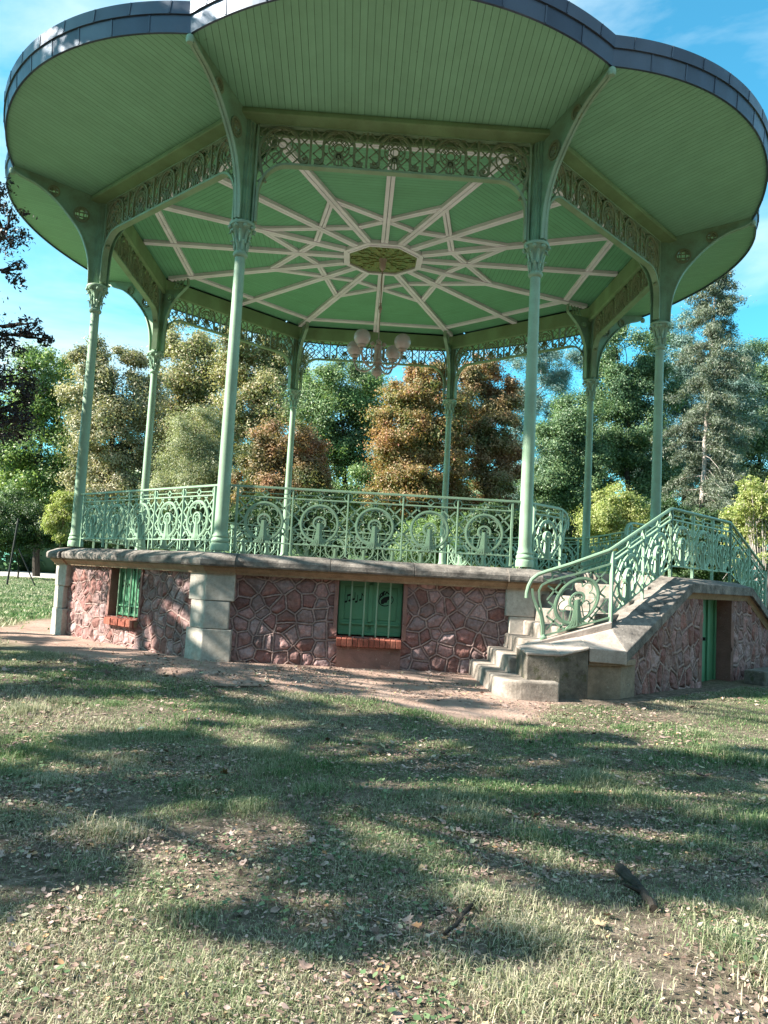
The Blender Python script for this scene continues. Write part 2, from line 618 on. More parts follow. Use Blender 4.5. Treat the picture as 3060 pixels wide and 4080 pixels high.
# ---- columns
def make_column():
    m = MB()
    m.lathe([(.135, 0), (.135, .085), (.128, .10), (.118, .11), (.128, .125), (.132, .145), (.122, .165), (.108, .185), (.118, .20), (.118, .215), (.103, .24), (.098, .30),
             (.093, 1.5), (.083, 3.2), (.077, 4.37)], (0, -RC, 0), 24)
    c = m.build('column', M['green'], bs, True)
    m = MB()
    m.lathe([(.078, 4.36), (.10, 4.375), (.112, 4.40), (.108, 4.425), (.088, 4.44), (.082, 4.47), (.085, 4.60), (.098, 4.70), (.135, 4.78), (.16, 4.81), (.17, 4.83), (.185, 4.835), (.195, 4.855), (.19, 4.88), (.15, 4.90), (.13, 4.905)], (0, -RC, 0), 24)
    for row, (n, z0, h, rb, out, w, ph) in enumerate([(8, 4.46, .17, .088, .05, .05, 0), (8, 4.56, .24, .095, .075, .05, 22.5)]):
        for i in range(n):
            a = 2 * PI * i / n + R(ph)
            pts = []
            for s in np.linspace(0, 1, 7):
                r = rb + out * s ** 2.2 + .012
                z = z0 + h * (s if s < .82 else .82 - (s - .82) * .9)
                r += .03 * max(0, s - .7)
                pts.append((r, z, w * (.55 + .45 * math.sin(PI * min(1, s * 1.1))) * .5))
            vs_, fs = [], []
            for (r, z, hw) in pts:
                for q, dr in ((-hw, -.008), (0, .012), (hw, -.008)):
                    vs_.append((-math.sin(a) * q + math.cos(a) * (r + dr), -RC + math.cos(a) * q + math.sin(a) * (r + dr), z))
            for j in range(len(pts) - 1):
                for q in range(2):
                    b = j * 3 + q
                    fs.append((b, b + 1, b + 4, b + 3))
            m.add(vs_, fs)
    for i in range(8):                                 # rosettes and corner volutes
        a = 2 * PI * i / 8
        r = .185 if i % 2 else .175
        m.lathe([(.005, -.035), (.028, -.02), (.034, 0), (.026, .022), (.004, .034)], (r * math.cos(a), -RC + r * math.sin(a), 4.80), 8)
    m.build('capital', M['green'], c, True)
    # pier standing on the capital
    m = MB()
    m.box(-.075, .075, -RC - .075, -RC + .075, 4.9, 6.5)
    m.box(-.045, .045, -RC - .095, -RC - .075, 4.9, 6.48)
    for s in (-1, 1):
        m.box(s * .075, s * .10, -RC - .03, -RC + .03, 4.9, 6.46)
    m.build('pier', M['green_old'], c)
    return c


col0 = make_column()
cols = []
for k in range(8):
    rz = R(22.5 + 45 * k)
    if k == 0:
        col0.rotation_euler = (0, 0, rz); cols.append(col0)
    else:
        cols.append(rep(col0, rz, bs))

# ---- brackets under the eaves (radial plane of each column)
def bez(pts, n):
    """smooth curve through points (Catmull-Rom)"""
    P = [Vector(p) for p in pts]
    P = [P[0] * 2 - P[1]] + P + [P[-1] * 2 - P[-2]]
    out = []
    for i in range(1, len(P) - 2):
        for s in range(n):
            t = s / n
            a, b, c, d = P[i - 1], P[i], P[i + 1], P[i + 2]
            out.append(0.5 * ((2 * b) + (-a + c) * t + (2 * a - 5 * b + 4 * c - d) * t * t + (-a + 3 * b - 3 * c + d) * t ** 3))
    out.append(P[-2])
    return [tuple(p) for p in out]


def rad(u, v, d): return (d, -u, v)                   # radial plane map: u = radius, v = up, d = sideways


CURVE = bez([(5.97, 4.91), (5.985, 5.2), (6.04, 5.5), (6.18, 5.83), (6.39, 6.10), (6.64, 6.345), (6.95, 6.55), (7.25, 6.655), (7.38, 6.72)], 5)


def soff(D): return 6.60 + .18 * (D - 5.6)            # underside of the eave


def valley(r): return soff(r * math.cos(R(22.5)))


def make_bracket():
    m = MB()
    m.ribbon(CURVE, .022, -.05, -.012, rad)
    m.ribbon(CURVE, .022, .012, .05, rad)
    m.ribbon([(u - .004, v + .012) for u, v in CURVE], .02, -.014, .014, rad)
    m.lathe([(.004, -.05), (.045, -.045), (.06, 0), (.05, .05), (.02, .075)], (0, -7.40, 6.70), 12)
    b = m.build('eave_bracket', M['green'], bs, True)
    m = MB()
    top = [(7.36, valley(7.36) - .004), (6.7, valley(6.7) - .004), (5.87, valley(5.87) - .004), (5.87, 4.91)]
    outline = [(u - .012, v + .006) for u, v in CURVE] + top
    h1, h2 = (6.185, 6.185, .125), (6.69, 6.505, .088)
    m.plate([outline, circ(*h1, 22)[::-1], circ(*h2, 18)[::-1]], -.012, .012, rad)
    m.build('bracket_web', M['green_old'], b)
    for cx, cz, r in (h1, h2):
        m = MB()
        m.ribbon(circ(cx, cz, r + .004, 24), .034, -.032, .032, rad, True)
        m.ribbon(circ(cx, cz, r - .034, 24), .012, -.02, .02, rad, True)
        for q in (-.32 * r, .32 * r):
            e = math.sqrt((r - .012) ** 2 - q * q)
            m.ribbon([(cx + q, cz - e), (cx + q, cz + e)], .019, -.012, .012, rad)
            m.ribbon([(cx - e, cz + q), (cx + e, cz + q)], .019, -.010, .010, rad)
        m.build('bracket_ring', M['iron'], b)
    return b


def make_inner_bracket():
    m = MB()
    cv = bez([(5.62, 4.91), (5.61, 5.4), (5.55, 5.8), (5.36, 6.17), (5.10, 6.42), (5.02, 6.50), (5.02, 6.70)], 4)
    m.ribbon(cv, .022, -.045, .045, rad)
    m.plate([[(u + .01, v) for u, v in cv[:-5]] + [(5.10, 6.44), (5.74, 6.44), (5.74, 4.91)], circ(5.50, 6.22, .085, 18)[::-1]], -.01, .01, rad)
    m.ribbon(circ(5.50, 6.22, .09, 20), .025, -.025, .025, rad, True)
    for q in (-.03, .03):
        m.ribbon([(5.50 + q, 6.14), (5.50 + q, 6.30)], .014, -.009, .009, rad)
        m.ribbon([(5.42, 6.22 + q), (5.58, 6.22 + q)], .014, -.007, .007, rad)
    for q in (0, 1, 2):
        m.ribbon([(5.12 + .1 * q, 6.66), (5.22 + .1 * q, 6.46)], .018, -.012, .012, rad)
        m.ribbon([(5.22 + .1 * q, 6.66), (5.12 + .1 * q, 6.46)], .018, -.010, .010, rad)
    return m.build('inner_bracket', M['green_old'], bs)


br0, ib0 = make_bracket(), make_inner_bracket()
for k in range(8):
    rz = R(22.5 + 45 * k)
    if k == 0:
        br0.rotation_euler = (0, 0, rz); ib0.rotation_euler = (0, 0, rz)
    else:
        rep(br0, rz, bs); rep(ib0, rz, bs)

# ---- beam, frieze
def mitre(mb, prof, t0=None, t1=None, tmax=None):
    """closed profile (off, z) extruded along the front face; ends mitred at the octagon's corners unless t0, t1 are given"""
    n = len(prof)
    vs_ = []
    for e in (0, 1):
        for off, z in prof:
            if e == 0: t = -off * T8 if t0 is None else t0
            else: t = off * T8 if t1 is None else t1
            vs_.append((t, -off, z))
    fs = [(i, (i + 1) % n, (i + 1) % n + n, i + n) for i in range(n)] + [tuple(range(n)), tuple(range(2 * n - 1, n - 1, -1))]
    mb.add(vs_, fs)


m = MB()
mitre(m, [(5.40, 6.455), (5.585, 6.495), (5.60, 6.51), (5.60, 6.56), (5.575, 6.565), (5.575, 6.63), (5.21, 6.70), (5.21, 6.36), (5.235, 6.345), (5.285, 6.345), (5.30, 6.37), (5.30, 6.452)])
beam0 = m.build('cornice_beam', M['olive'], bs)


def omega(mb, f, cx=0.0, w=.036, d=.026):
    c = 6.195
    r = .235
    left = [(cx - .315 + .045 * math.cos(R(a)), 5.962 + .045 * math.sin(R(a))) for a in (20, 90, 160, 230, 300)]
    for s in (1, -1):
        sc = [(cx + s * (.312 + rr * math.cos(R(a))), 5.966 + rr * math.sin(R(a))) for a, rr in ((60, .03), (120, .04), (0, .045), (-60, .06), (-110, .068), (-150, .075), (180, .077))]
        path = sc[2:] + [(cx + s * .235, 6.08)] + [(cx + s * r * math.cos(R(a)), c + r * math.sin(R(a))) for a in range(0, 91, 10)]
        mb.ribbon(path, w, -d, d, f)
        mb.lathe([(.004, -.03), (.026, -.022), (.034, 0), (.026, .022), (.004, .03)], f(cx + s * .312, 5.972, 0), 8)


def frieze_module(f):
    m = MB()
    a = .405
    lattice(m, a, 5.875, 6.44, .19, .017, -.008, .008, f, (0, 6.165, .165))
    omega(m, f)
    m.ribbon(circ(0, 6.165, .155, 26), .018, -.014, .014, f, True)
    m.ribbon(circ(0, 6.165, .066, 20), .016, -.018, .018, f, True)
    lattice(m, .15, 6.02, 6.31, .09, .012, -.006, .006, f, (0, 6.165, .07), lambda u, v: math.hypot(u, v - 6.165) < .15, 24)
    for a_ in (60, 120, 90):
        m.ribbon(circ(.115 * math.cos(R(a_)), 6.165 + .115 * math.sin(R(a_)), .038, 10, a_ - 110, a_ + 110), .012, -.012, .012, f)
    for s, l in ((-.115, .10), (-.06, .125), (0, .13), (.06, .125), (.115, .10)):
        m.ribbon([(s * .25, 6.09), (s * .55, 6.02), (s, 6.09 - l - .06)], .022, -.016, .016, f)
    m.ribbon(circ(0, 6.035, .035, 12), .016, -.016, .016, f, True)
    return m


FR = ff(AP)


def fr_lower(u):
    """height of the frieze's lower edge, |u| along the face"""
    u = abs(u)
    if u < 1.60: return 5.842
    s = min(1, (u - 1.60) / .43)
    return 5.842 - .50 * (1 - math.sqrt(max(0, 1 - s * s)))


def frieze_end(sg):
    m = MB()
    f = lambda u, v, d: FR(sg * u, v, d)
    for s in (1, -1):
        for k in range(-14, 15):
            c = 1.66 + k * .19
            run = []
            for i in range(41):
                v = 5.36 + 1.08 * i / 40
                u = c + s * (v - 5.95)
                ok = 1.285 <= u <= 2.06 and fr_lower(u) + .015 < v < 6.44 and math.hypot(u - 1.70, v - 6.165) > .07
                if ok: run.append((u, v))
                if (not ok or i == 40) and run:
                    if len(run) > 1: m.ribbon([run[0], run[-1]], .017, -.008, .008, f)
                    run = []
    sc = [(1.36 + rr * math.cos(R(a)), 5.966 + rr * math.sin(R(a))) for a, rr in ((180, .045), (240, .06), (290, .068), (330, .075), (360, .077))]
    big = sc + [(1.45, 6.08)] + [(1.70 - .25 * math.cos(R(a)), 6.18 + .24 * math.sin(R(a))) for a in range(0, 91, 10)] + \
        [(1.70 + .34 * math.sin(R(a)), 6.02 + .40 * math.cos(R(a))) for a in range(10, 101, 10)] + [(2.0, 5.78), (1.955, 5.62), (1.92, 5.56)]
    m.ribbon(big, .036, -.026, .026, f)
    m.lathe([(.004, -.03), (.026, -.022), (.034, 0), (.026, .022), (.004, .03)], f(1.36, 5.972, 0), 8)
    m.ribbon(circ(1.70, 6.165, .066, 20), .016, -.018, .018, f, True)
    m.ribbon(circ(1.70, 6.165, .15, 22, 60, 250), .018, -.014, .014, f)
    m.ribbon([(1.70, 6.09), (1.73, 5.98), (1.83, 5.87)], .022, -.015, .015, f)
    m.ribbon([(1.77, 6.14), (1.87, 6.12), (1.93, 5.98), (1.93, 5.83)], .02, -.015, .015, f)
    m.ribbon([(1.75, 6.22), (1.83, 6.27), (1.93, 6.20), (1.97, 6.05)], .02, -.015, .015, f)
    m.ribbon(circ(1.80, 5.98, .05, 12, -60, 200), .014, -.012, .012, f)
    return m


def make_frieze():
    m = MB()
    low = [(u, fr_lower(u)) for u in np.linspace(-1.6, 1.6, 3)]
    side = [(1.6 + .43 * math.sin(R(a)), 5.842 - .50 * (1 - math.cos(R(a)))) for a in range(9, 91, 9)]
    path = [(-u, v) for u, v in side[::-1]] + low + side
    path = [(-2.03, 4.92)] + path + [(2.03, 4.92)]
    m.ribbon(path, .035, -.06, .06, FR)
    m.ribbon([(-2.06, 6.447), (2.06, 6.447)], .02, -.04, .04, FR)
    for s in (-1, 1):
        m.ribbon([(s * 2.075, 4.92), (s * 2.075, 6.44)], .03, -.03, .03, FR)
    fr = m.build('frieze', M['band'], bs)
    for u in (-1.275, -.425, .425, 1.275):
        m = MB()
        m.ribbon([(u, 5.862), (u, 6.436)], .034, -.02, .02, FR)
        m.build('frieze_post', M['iron'], fr)
    fm = frieze_module(FR).build('frieze_panel', M['iron'], fr)
    for u in (-.85, .85):
        c = fm.copy(); COL.objects.link(c); c.parent = fr; c.location = (u, 0, 0)
    for sg in (-1, 1):
        frieze_end(sg).build('frieze_panel', M['iron'], fr)
    return fr


fr0 = make_frieze()
for nrm in FACES[1:]:
    rep(beam0, fz(nrm), bs)
    rep(fr0, fz(nrm), bs)

# ---- eaves, fascia, roof
SAG, HALF, DV = .90, 2.83, 6.83
RL = (HALF ** 2 + SAG ** 2) / 2 / SAG
def lobe(t, ex=0.0): return DV + SAG - RL + math.sqrt(max(0, (RL + ex) ** 2 - t * t))


def make_eave():
    m = MB()
    N, K = 40, 12
    vs_, fs = [], []
    for i in range(N + 1):
        t = -HALF + 2 * HALF * i / N
        d0 = max(5.45, abs(t) / T8)
        d1 = lobe(t)
        for j in range(K + 1):
            d = d0 + (d1 - d0) * j / K
            vs_.append((t, -d, soff(d)))
    for i in range(N):
        for j in range(K):
            a = i * (K + 1) + j
            fs.append((a, a + 1, a + K + 2, a + K + 1))
    m.add(vs_, fs)
    so_ = m.build('eave_soffit', M['soffit'], bs, True)
    # two tiers of zinc fascia, in sheets
    for tier, (ex0, ex1, h0, h1, off) in enumerate([(.012, .03, -.035, .20, 0), (.055, .06, .195, .37, .5)]):
        m = MB()
        n = 10
        for q in range(-1, n):
            sa = (q + off) / n; sb = (q + 1 + off) / n
            sa, sb = max(0, sa), min(1, sb)
            if sb - sa < .01: continue
            for w_, g in ((0, .0),):
                pts = []
                A = math.asin(HALF / RL)
                for i in range(7):
                    a = -A + 2 * A * (sa + (sb - sa) * i / 6)
                    for ex, h in ((ex0, h0), (ex1, h1), (ex1 - .03, h1), (ex0 - .03, h0)):
                        t = (RL + ex) * math.sin(a); d = DV + SAG - RL + (RL + ex) * math.cos(a)
                        pts.append((t, -d, soff(d) + h))
                fs = []
                for i in range(6):
                    for e in range(4):
                        fs.append((i * 4 + e, i * 4 + (e + 1) % 4, (i + 1) * 4 + (e + 1) % 4, (i + 1) * 4 + e))
                fs += [(0, 1, 2, 3), (24, 27, 26, 25)]
                m.add(pts, fs)
            if 0 < sa < 1:                              # lap seam
                a = -A + 2 * A * sa
                for dx, h_a, h_b in ((0, h0 + .01, h1 - .005),):
                    pts = []
                    for e2 in (-.0022, .0022):
                        for ex, h in ((ex0 + .008, h_a), (ex1 + .008, h_b), (ex1 - .01, h_b), (ex0 - .01, h_a)):
                            a2 = a + e2 + (.004 * (h - h_a) / (h_b - h_a) if tier else 0)
                            t = (RL + ex) * math.sin(a2); d = DV + SAG - RL + (RL + ex) * math.cos(a2)
                            pts.append((t, -d, soff(d) + h))
                    m.add(pts, [(0, 1, 2, 3), (4, 7, 6, 5), (0, 4, 5, 1), (1, 5, 6, 2), (2, 6, 7, 3), (3, 7, 4, 0)])
        m.build('fascia', M['zinc'], so_)
    # roof sheet rising to the lantern
    m = MB()
    vs_, fs = [], []
    N, K = 24, 8
    for i in range(N + 1):
        t = -HALF + 2 * HALF * i / N
        d1 = lobe(t, .05)
        z1 = soff(lobe(t)) + .36
        for j in range(K + 1):
            s = j / K
            z = z1 + (8.6 - z1) * s ** 1.15
            vs_.append((t * (1 - s), -d1 * (1 - s), z))
    for i in range(N):
        for j in range(K):
            a = i * (K + 1) + j
            fs.append((a, a + K + 1, a + K + 2, a + 1))
    m.add(vs_, fs)
    r_ = m.build('roof_sheet', M['zinc'], bs)
    return so_, r_


ev0, rf0 = make_eave()
for nrm in FACES[1:]:
    rep(ev0, fz(nrm), bs)
    rep(rf0, fz(nrm), bs)
m = MB()
m.lathe([(.35, 8.45), (.35, 8.6), (.2, 8.75), (.1, 8.9), (.12, 9.0), (.02, 9.3)], (0, 0, 0), 16)
m.build('roof_finial', M['zinc'], bs, True)

# ---- ceiling
CZ = 6.755
m = MB()
m.add([(0, -.6, CZ), (-5.25 * T8, -5.25, CZ), (5.25 * T8, -5.25, CZ), (.6 * T8, -.6, CZ), (-.6 * T8, -.6, CZ)], [(4, 1, 2, 3, 0)])
cp0 = m.build('ceiling_panel', M['ceiling'], bs)
for nrm in FACES[1:]:
    rep(cp0, fz(nrm), bs)


def rib(p0, p1, w=.15, h=.065):
    m = MB()
    d = (Vector(p1) - Vector(p0)); L = d.length; d.normalize()
    n = Vector((-d.y, d.x))
    for s in (-1, 1):
        def f(u, v, z): 
            q = Vector(p0) + d * u + n * v
            return (q.x, q.y, z)
        a, b = sorted((s * .006, s * w / 2))
        m.box(0, L, a, b, CZ - h, CZ - .001, f)
    return m.build('ceiling_rib', M['rib'], bs)


def pol(r, a): return (r * math.cos(R(a)), r * math.sin(R(a)))


for k in range(8):
    ca, ma = 22.5 + 45 * k, 45 * k
    rib(pol(.92, ca), pol(5.55, ca), .16, .075)
    rib(pol(.86, ma), pol(5.2, ma), .15, .068)
    a, b = Vector(pol(4.92, ca)), Vector(pol(4.92, ca + 45))
    d = (b - a).normalized()
    rib(a + d * .08, b - d * .08, .14, .05)
    for s in (-1, 1):                                   # star bars from each corner rib to the next corner ribs
        p0, p1 = Vector(pol(2.78, ca)), Vector(pol(1.56, ca + s * 45))
        rib(p0, p1, .13, .055)
m = MB()
oct_o = [pol(.93, 22.5 + 45 * k) for k in range(8)]
oct_i = [pol(.80, 22.5 + 45 * k) for k in range(8)]
m.plate([oct_o, oct_i[::-1]], CZ - .085, CZ - .002, lambda u, v, d: (u, v, d))
m.plate([[pol(.83, 22.5 + 45 * k) for k in range(8)], [pol(.79, 22.5 + 45 * k) for k in range(8)][::-1]], CZ - .105, CZ - .086, lambda u, v, d: (u, v, d))
m.build('rosette_frame', M['rib'], bs)
m = MB()
m.plate([[pol(.80, 22.5 + 45 * k) for k in range(8)]], CZ - .06, CZ - .003, lambda u, v, d: (u, v, d))
fl = lambda u, v, d: (u, v, d)
for k in range(8):
    a = 45 * k
    c, s = math.cos(R(a)), math.sin(R(a))
    rot = lambda p, c=c, s=s: (p[0] * c - p[1] * s, p[0] * s + p[1] * c)
    m.ribbon([rot(p) for p in bez([(.20, 0), (.30, .05), (.42, .02), (.52, .09), (.60, .05)], 4)], .03, CZ - .085, CZ - .06, fl)
    m.ribbon([rot(p) for p in bez([(.24, .0), (.33, -.07), (.45, -.05), (.50, -.14), (.60, -.16)], 4)], .028, CZ - .082, CZ - .06, fl)
    m.ribbon([rot(p) for p in circ(.63, 0, .06, 10, 20, 330)], .02, CZ - .08, CZ - .06, fl)
    m.plate([[rot(p) for p in ((.1, 0), (.19, .045), (.27, 0), (.19, -.045))]], CZ - .088, CZ - .061, fl)
m.build('rosette', M['rosette'], bs)
m = MB()
for k in range(8):
    a = 45 * k
    c, s = math.cos(R(a)), math.sin(R(a))
    rot = lambda p, c=c, s=s: (p[0] * c - p[1] * s, p[0] * s + p[1] * c)
    m.plate([[rot(p) for p in ((.66, -.075), (.70, -.06), (.70, .06), (.66, .075), (.645, 0))]], CZ - .0635, CZ - .0605, fl)
m.build('rosette_vent', M['black'], bs)

# ---- floor, plinth
m = MB()
m.prism([pol(5.5 / math.cos(R(22.5)), 22.5 + 45 * k) for k in range(8)], -.25, -.03)
m.build('floor', M['floor'], bs)


def fbm(x, y, sc, seed, octv=4):
    """value noise on arrays"""
    out = np.zeros_like(x); amp = 1.0; tot = 0
    for o in range(octv):
        rs = np.random.default_rng(seed + o * 17)
        G = rs.random((64, 64))
        xx, yy = x * sc * 2 ** o, y * sc * 2 ** o
        xi, yi = np.floor(xx).astype(int), np.floor(yy).astype(int)
        fx, fy = xx - xi, yy - yi
        fx = fx * fx * (3 - 2 * fx); fy = fy * fy * (3 - 2 * fy)
        g = lambda a, b: G[a % 64, b % 64]
        out += amp * ((g(xi, yi) * (1 - fx) + g(xi + 1, yi) * fx) * (1 - fy) + (g(xi, yi + 1) * (1 - fx) + g(xi + 1, yi + 1) * fx) * fy)
        tot += amp; amp *= .5
    return out / tot


def rubble(name, u0, u1, v0, top, f, holes=(), res=.0125, seed=1, parent=None, cell=(.205, .20), vmax=None, elong=1.0):
    """wall of irregular polygonal stones with raised mortar, real relief"""
    rs = np.random.default_rng(seed)
    vmax = vmax if vmax is not None else max(top(u) for u in np.linspace(u0, u1, 50))
    nu, nv = int((u1 - u0) / res) + 1, int((vmax - v0) / res) + 1
    U, V = np.meshgrid(np.linspace(u0, u1, nu), np.linspace(v0, vmax, nv), indexing='ij')
    seeds = []
    cx, cy = cell
    for j, y in enumerate(np.arange(v0 - cy, vmax + 2 * cy, cy)):
        for x in np.arange(u0 - 2 * cx, u1 + 2 * cx, cx):
            seeds.append((x + (.5 * cx if j % 2 else 0) + rs.uniform(-.42, .42) * cx, y + rs.uniform(-.40, .40) * cy))
    S = np.array(seeds)
    wu = (fbm(U, V, 3.0, seed + 5) - .5) * .06
    wv = (fbm(U, V, 3.0, seed + 9) - .5) * .06
    d1 = np.full(U.shape, 9e9); d2 = np.full(U.shape, 9e9); i1 = np.zeros(U.shape, int); i2 = np.zeros(U.shape, int)
    for i, (sx, sy) in enumerate(S):
        d = (U + wu - sx) ** 2 + ((V + wv - sy) * elong) ** 2
        c1 = d < d1
        d2 = np.where(c1, d1, np.where(d < d2, d, d2)); i2 = np.where(c1, i1, np.where((d < d2 + 1e-12) & ~c1 & (d <= d2), i, i2))
        d1 = np.where(c1, d, d1); i1 = np.where(c1, i, i1)
    sep = np.sqrt(((S[i1] - S[i2]) ** 2).sum(-1)) + 1e-6
    e = (d2 - d1) / (2 * sep)                          # distance to the joint
    jw = .009 + .007 * fbm(U, V, 6, seed + 3)
    mort = e < jw
    face = np.clip((e - jw) / .06, 0, 1)
    bulge = np.sqrt(face) * (.013 + .012 * rs.random(len(S))[i1])
    rough = (fbm(U, V, 11, seed + 21, 5) - .5) * .06 * np.clip((e - jw) / .025, 0, 1)
    tilt = ((U - S[i1][..., 0]) * rs.uniform(-.12, .12, len(S))[i1] + (V - S[i1][..., 1]) * rs.uniform(-.12, .12, len(S))[i1]) * face
    groove = -.011 * np.exp(-((e - jw - .004) / .006) ** 2)
    d = np.where(mort, .012 + .004 * fbm(U, V, 20, seed + 8), bulge + rough + tilt) + groove
    P = np.array([f(a, b, c) for a, b, c in zip(U.ravel(), V.ravel(), d.ravel())])
    T = np.array([top(u) for u in U[:, 0]])
    idx = np.arange(nu * nv).reshape(nu, nv)
    quads = np.stack([idx[:-1, :-1], idx[1:, :-1], idx[1:, 1:], idx[:-1, 1:]], -1)
    uc = (U[:-1, :-1] + U[1:, 1:]) / 2; vc = (V[:-1, :-1] + V[1:, 1:]) / 2
    keep = vc < T[:-1, None] + .01
    for (a, b, c_, d_) in holes:
        keep &= ~((uc > a) & (uc < b) & (vc > c_) & (vc < d_))
    q = quads[keep].reshape(-1, 4)
    o = np_mesh(name, P, q.ravel(), np.full(len(q), 4), M['rubble'], parent)
    base = np.array([(.32, .185, .178), (.25, .125, .118), (.37, .225, .22), (.30, .15, .135), (.33, .225, .225), (.26, .17, .165)])
    sc = base[rs.integers(0, 6, len(S))] * rs.uniform(.75, 1.2, (len(S), 1))
    colr = sc[i1]
    mc = np.array((.36, .25, .232))
    colr = np.where(mort[..., None], mc * (.8 + .4 * fbm(U, V, 9, seed + 2))[..., None], colr)
    colr = np.where((np.abs(e - jw - .004) < .007)[..., None], colr * .62, colr)
    at_ = o.data.color_attributes.new('Col', 'FLOAT_COLOR', 'POINT')
    rgba = np.concatenate([colr.reshape(-1, 3), np.ones((nu * nv, 1))], 1).astype(np.float32)
    at_.data.foreach_set('color', rgba.ravel())
    if o.data.polygons:
        o.data.polygons.foreach_set('use_smooth', [True] * len(o.data.polygons))
    return o


WALL = 5.555
PW = 1.935


def add_window(parent, nrm):
    w_ = MB()
    yb = 5.38                                          # shutter plane
    # reveals
    for s in (-1, 1):
        w_.box(s * .465, s * .52, -WALL - .005, -yb + .02, -1.14, -.325)
    w_.box(-.52, .52, -WALL - .002, -yb + .02, -.335, -.30)
    wd = w_.build('window', M['redplaster'], parent)
    m = MB()
    x0, x1, z0, z1 = -.463, .463, -1.075, -.337
    m.box(x0, x1, -yb, -yb + .05, z0, z1)
    for s in (-1, 1):                                  # leaf frames round two sunk panels
        a, b = (-.45, -.025) if s < 0 else (.025, .45)
        for (p, q, r_, t_) in ((a, b, -.40, z1), (a, b, z0 + .01, -.895), (a, a + .07, -.895, -.40), (b - .06, b, -.895, -.40)):
            m.box(p, q, -yb - .022, -yb - .0005, r_, t_)
        m.box(a + .085, b - .075, -yb - .010, -yb - .0005, -.88, -.415)
    m.box(-.03, .03, -yb - .04, -yb - .0005, -.915, -.372)
    m.box(-.42, .43, -yb - .05, -yb - .023, -.955, -.93)
    m.box(-.45, .45, -yb - .045, -yb - .0005, -1.10, -1.06)
    m.build('shutter', M['shutter'], wd, bevel=.004)
    for u in (-.277, -.09, .09, .277):
        m = MB()
        m.tube([(u, -5.50, -1.118), (u, -5.50, -.32)], .0125, 8)
        m.tube([(u, -5.50, -.985), (u, -5.50, -.955)], .017, 8)
        m.build('window_bar', M['rail'], wd, True)
    m = MB()                                           # sill of bricks on edge
    n = 12
    for i in range(n):
        a = -.462 + .924 * i / n
        m.box(a + .004, a + .924 / n - .004, -WALL - .075 - .006 * (i % 3), -yb - .03, -1.255, -1.118, lambda x, y, z: (x, y, z - (.03 if y < -5.5 and z > -1.2 else 0)))
    m.build('sill', M['brick'], wd, bevel=.006)
    m = MB()
    m.box(-.461, .461, -WALL - .055, -yb - .03, -1.25, -1.135, lambda x, y, z: (x, y, z - (.025 if y < -5.5 and z > -1.2 else 0)))
    m.build('sill_mortar', M['corn'], wd)
    # stencils on the shutter panels
    f = ff(yb + .0135)
    m = MB()
    def note(x, z, h, flag=False):
        m.plate([[(x + .021 * math.cos(a) * math.cos(.5) - .015 * math.sin(a) * math.sin(.5), z + .021 * math.cos(a) * math.sin(.5) + .015 * math.sin(a) * math.cos(.5)) for a in np.linspace(0, 2 * PI, 15)[:-1]]], 0, .002, f)
        m.plate([[(x + .013, z), (x + .021, z), (x + .021, z + h), (x + .013, z + h)]], 0, .0021, f)
        if flag:
            m.plate([[(x + .021, z + h), (x + .04, z + h - .03), (x + .045, z + h - .05), (x + .036, z + h - .045), (x + .021, z + h - .03)]], 0, .0022, f)
    note(-.355, -.637, .105); note(-.303, -.618, .10)
    m.plate([[(-.342, -.535), (-.282, -.517), (-.282, -.545), (-.342, -.562)]], 0, .0023, f)
    note(-.247, -.598, .10); note(-.207, -.630, .10); note(-.148, -.600, .10, True)
    m.build('music_note_stencil', M['black'], wd)
    m = MB()
    # drum: open oval rim, dark body and sticks
    cx, cz = .222, -.59
    rot = lambda p, a=.28: (cx + p[0] * math.cos(a) - p[1] * math.sin(a), cz + p[0] * math.sin(a) + p[1] * math.cos(a))
    arc1 = [rot((.105 * math.cos(R(a)), .078 * math.sin(R(a)))) for a in range(-60, 40, 10)]
    arc2 = [rot((.105 * math.cos(R(a)), .078 * math.sin(R(a)))) for a in range(130, 282, 10)]
    m.ribbon(arc1, .010, 0, .0024, f); m.ribbon(arc2, .013, 0, .0024, f)
    m.plate([[rot(p) for p in ((-.085, -.03), (-.07, .02), (-.02, .05), (.05, .05), (.095, .02), (.07, -.005), (.03, .0), (.0, -.035), (-.03, -.03), (-.05, -.045))]], 0, .0025, f)
    for (a, b) in (((-.08, .07), (-.05, .11)), ((-.05, .06), (-.015, .12)), ((-.02, .07), (.0, .135)), ((.0, .08), (.05, .12)), ((.03, .12), (.08, .06)), ((-.09, .05), (-.02, .09)), ((-.05, .11), (.02, .13))):
        m.ribbon([rot(a), rot(b)], .016, 0, .0026, f)
    m.build('drum_stencil', M['black'], wd)
    return wd


WIN = (-.465, .465, -1.12, -.2)
for nrm in FACES:
    a = R(nrm + 90)
    c, s = math.cos(a), math.sin(a)
    full = nrm in (-90, 225)
    hole = [WIN] if full else []
    f = ff(WALL - .03)
    o = rubble('plinth_wall', -2.30, 2.30, GZ - .12, lambda u: -.225, f, hole, .009 if full else .03, seed=3 + nrm % 7, parent=bs)
    o.rotation_euler = (0, 0, a)
    if nrm in (-90,):
        m = MB()                                        # patch of red render below the sill
        m.box(-.45, .46, -WALL - .02, -WALL + .1, GZ - .1, -1.262)
        m.build('render_patch', M['redplaster'], o)
    if full:
        add_window(o, nrm)

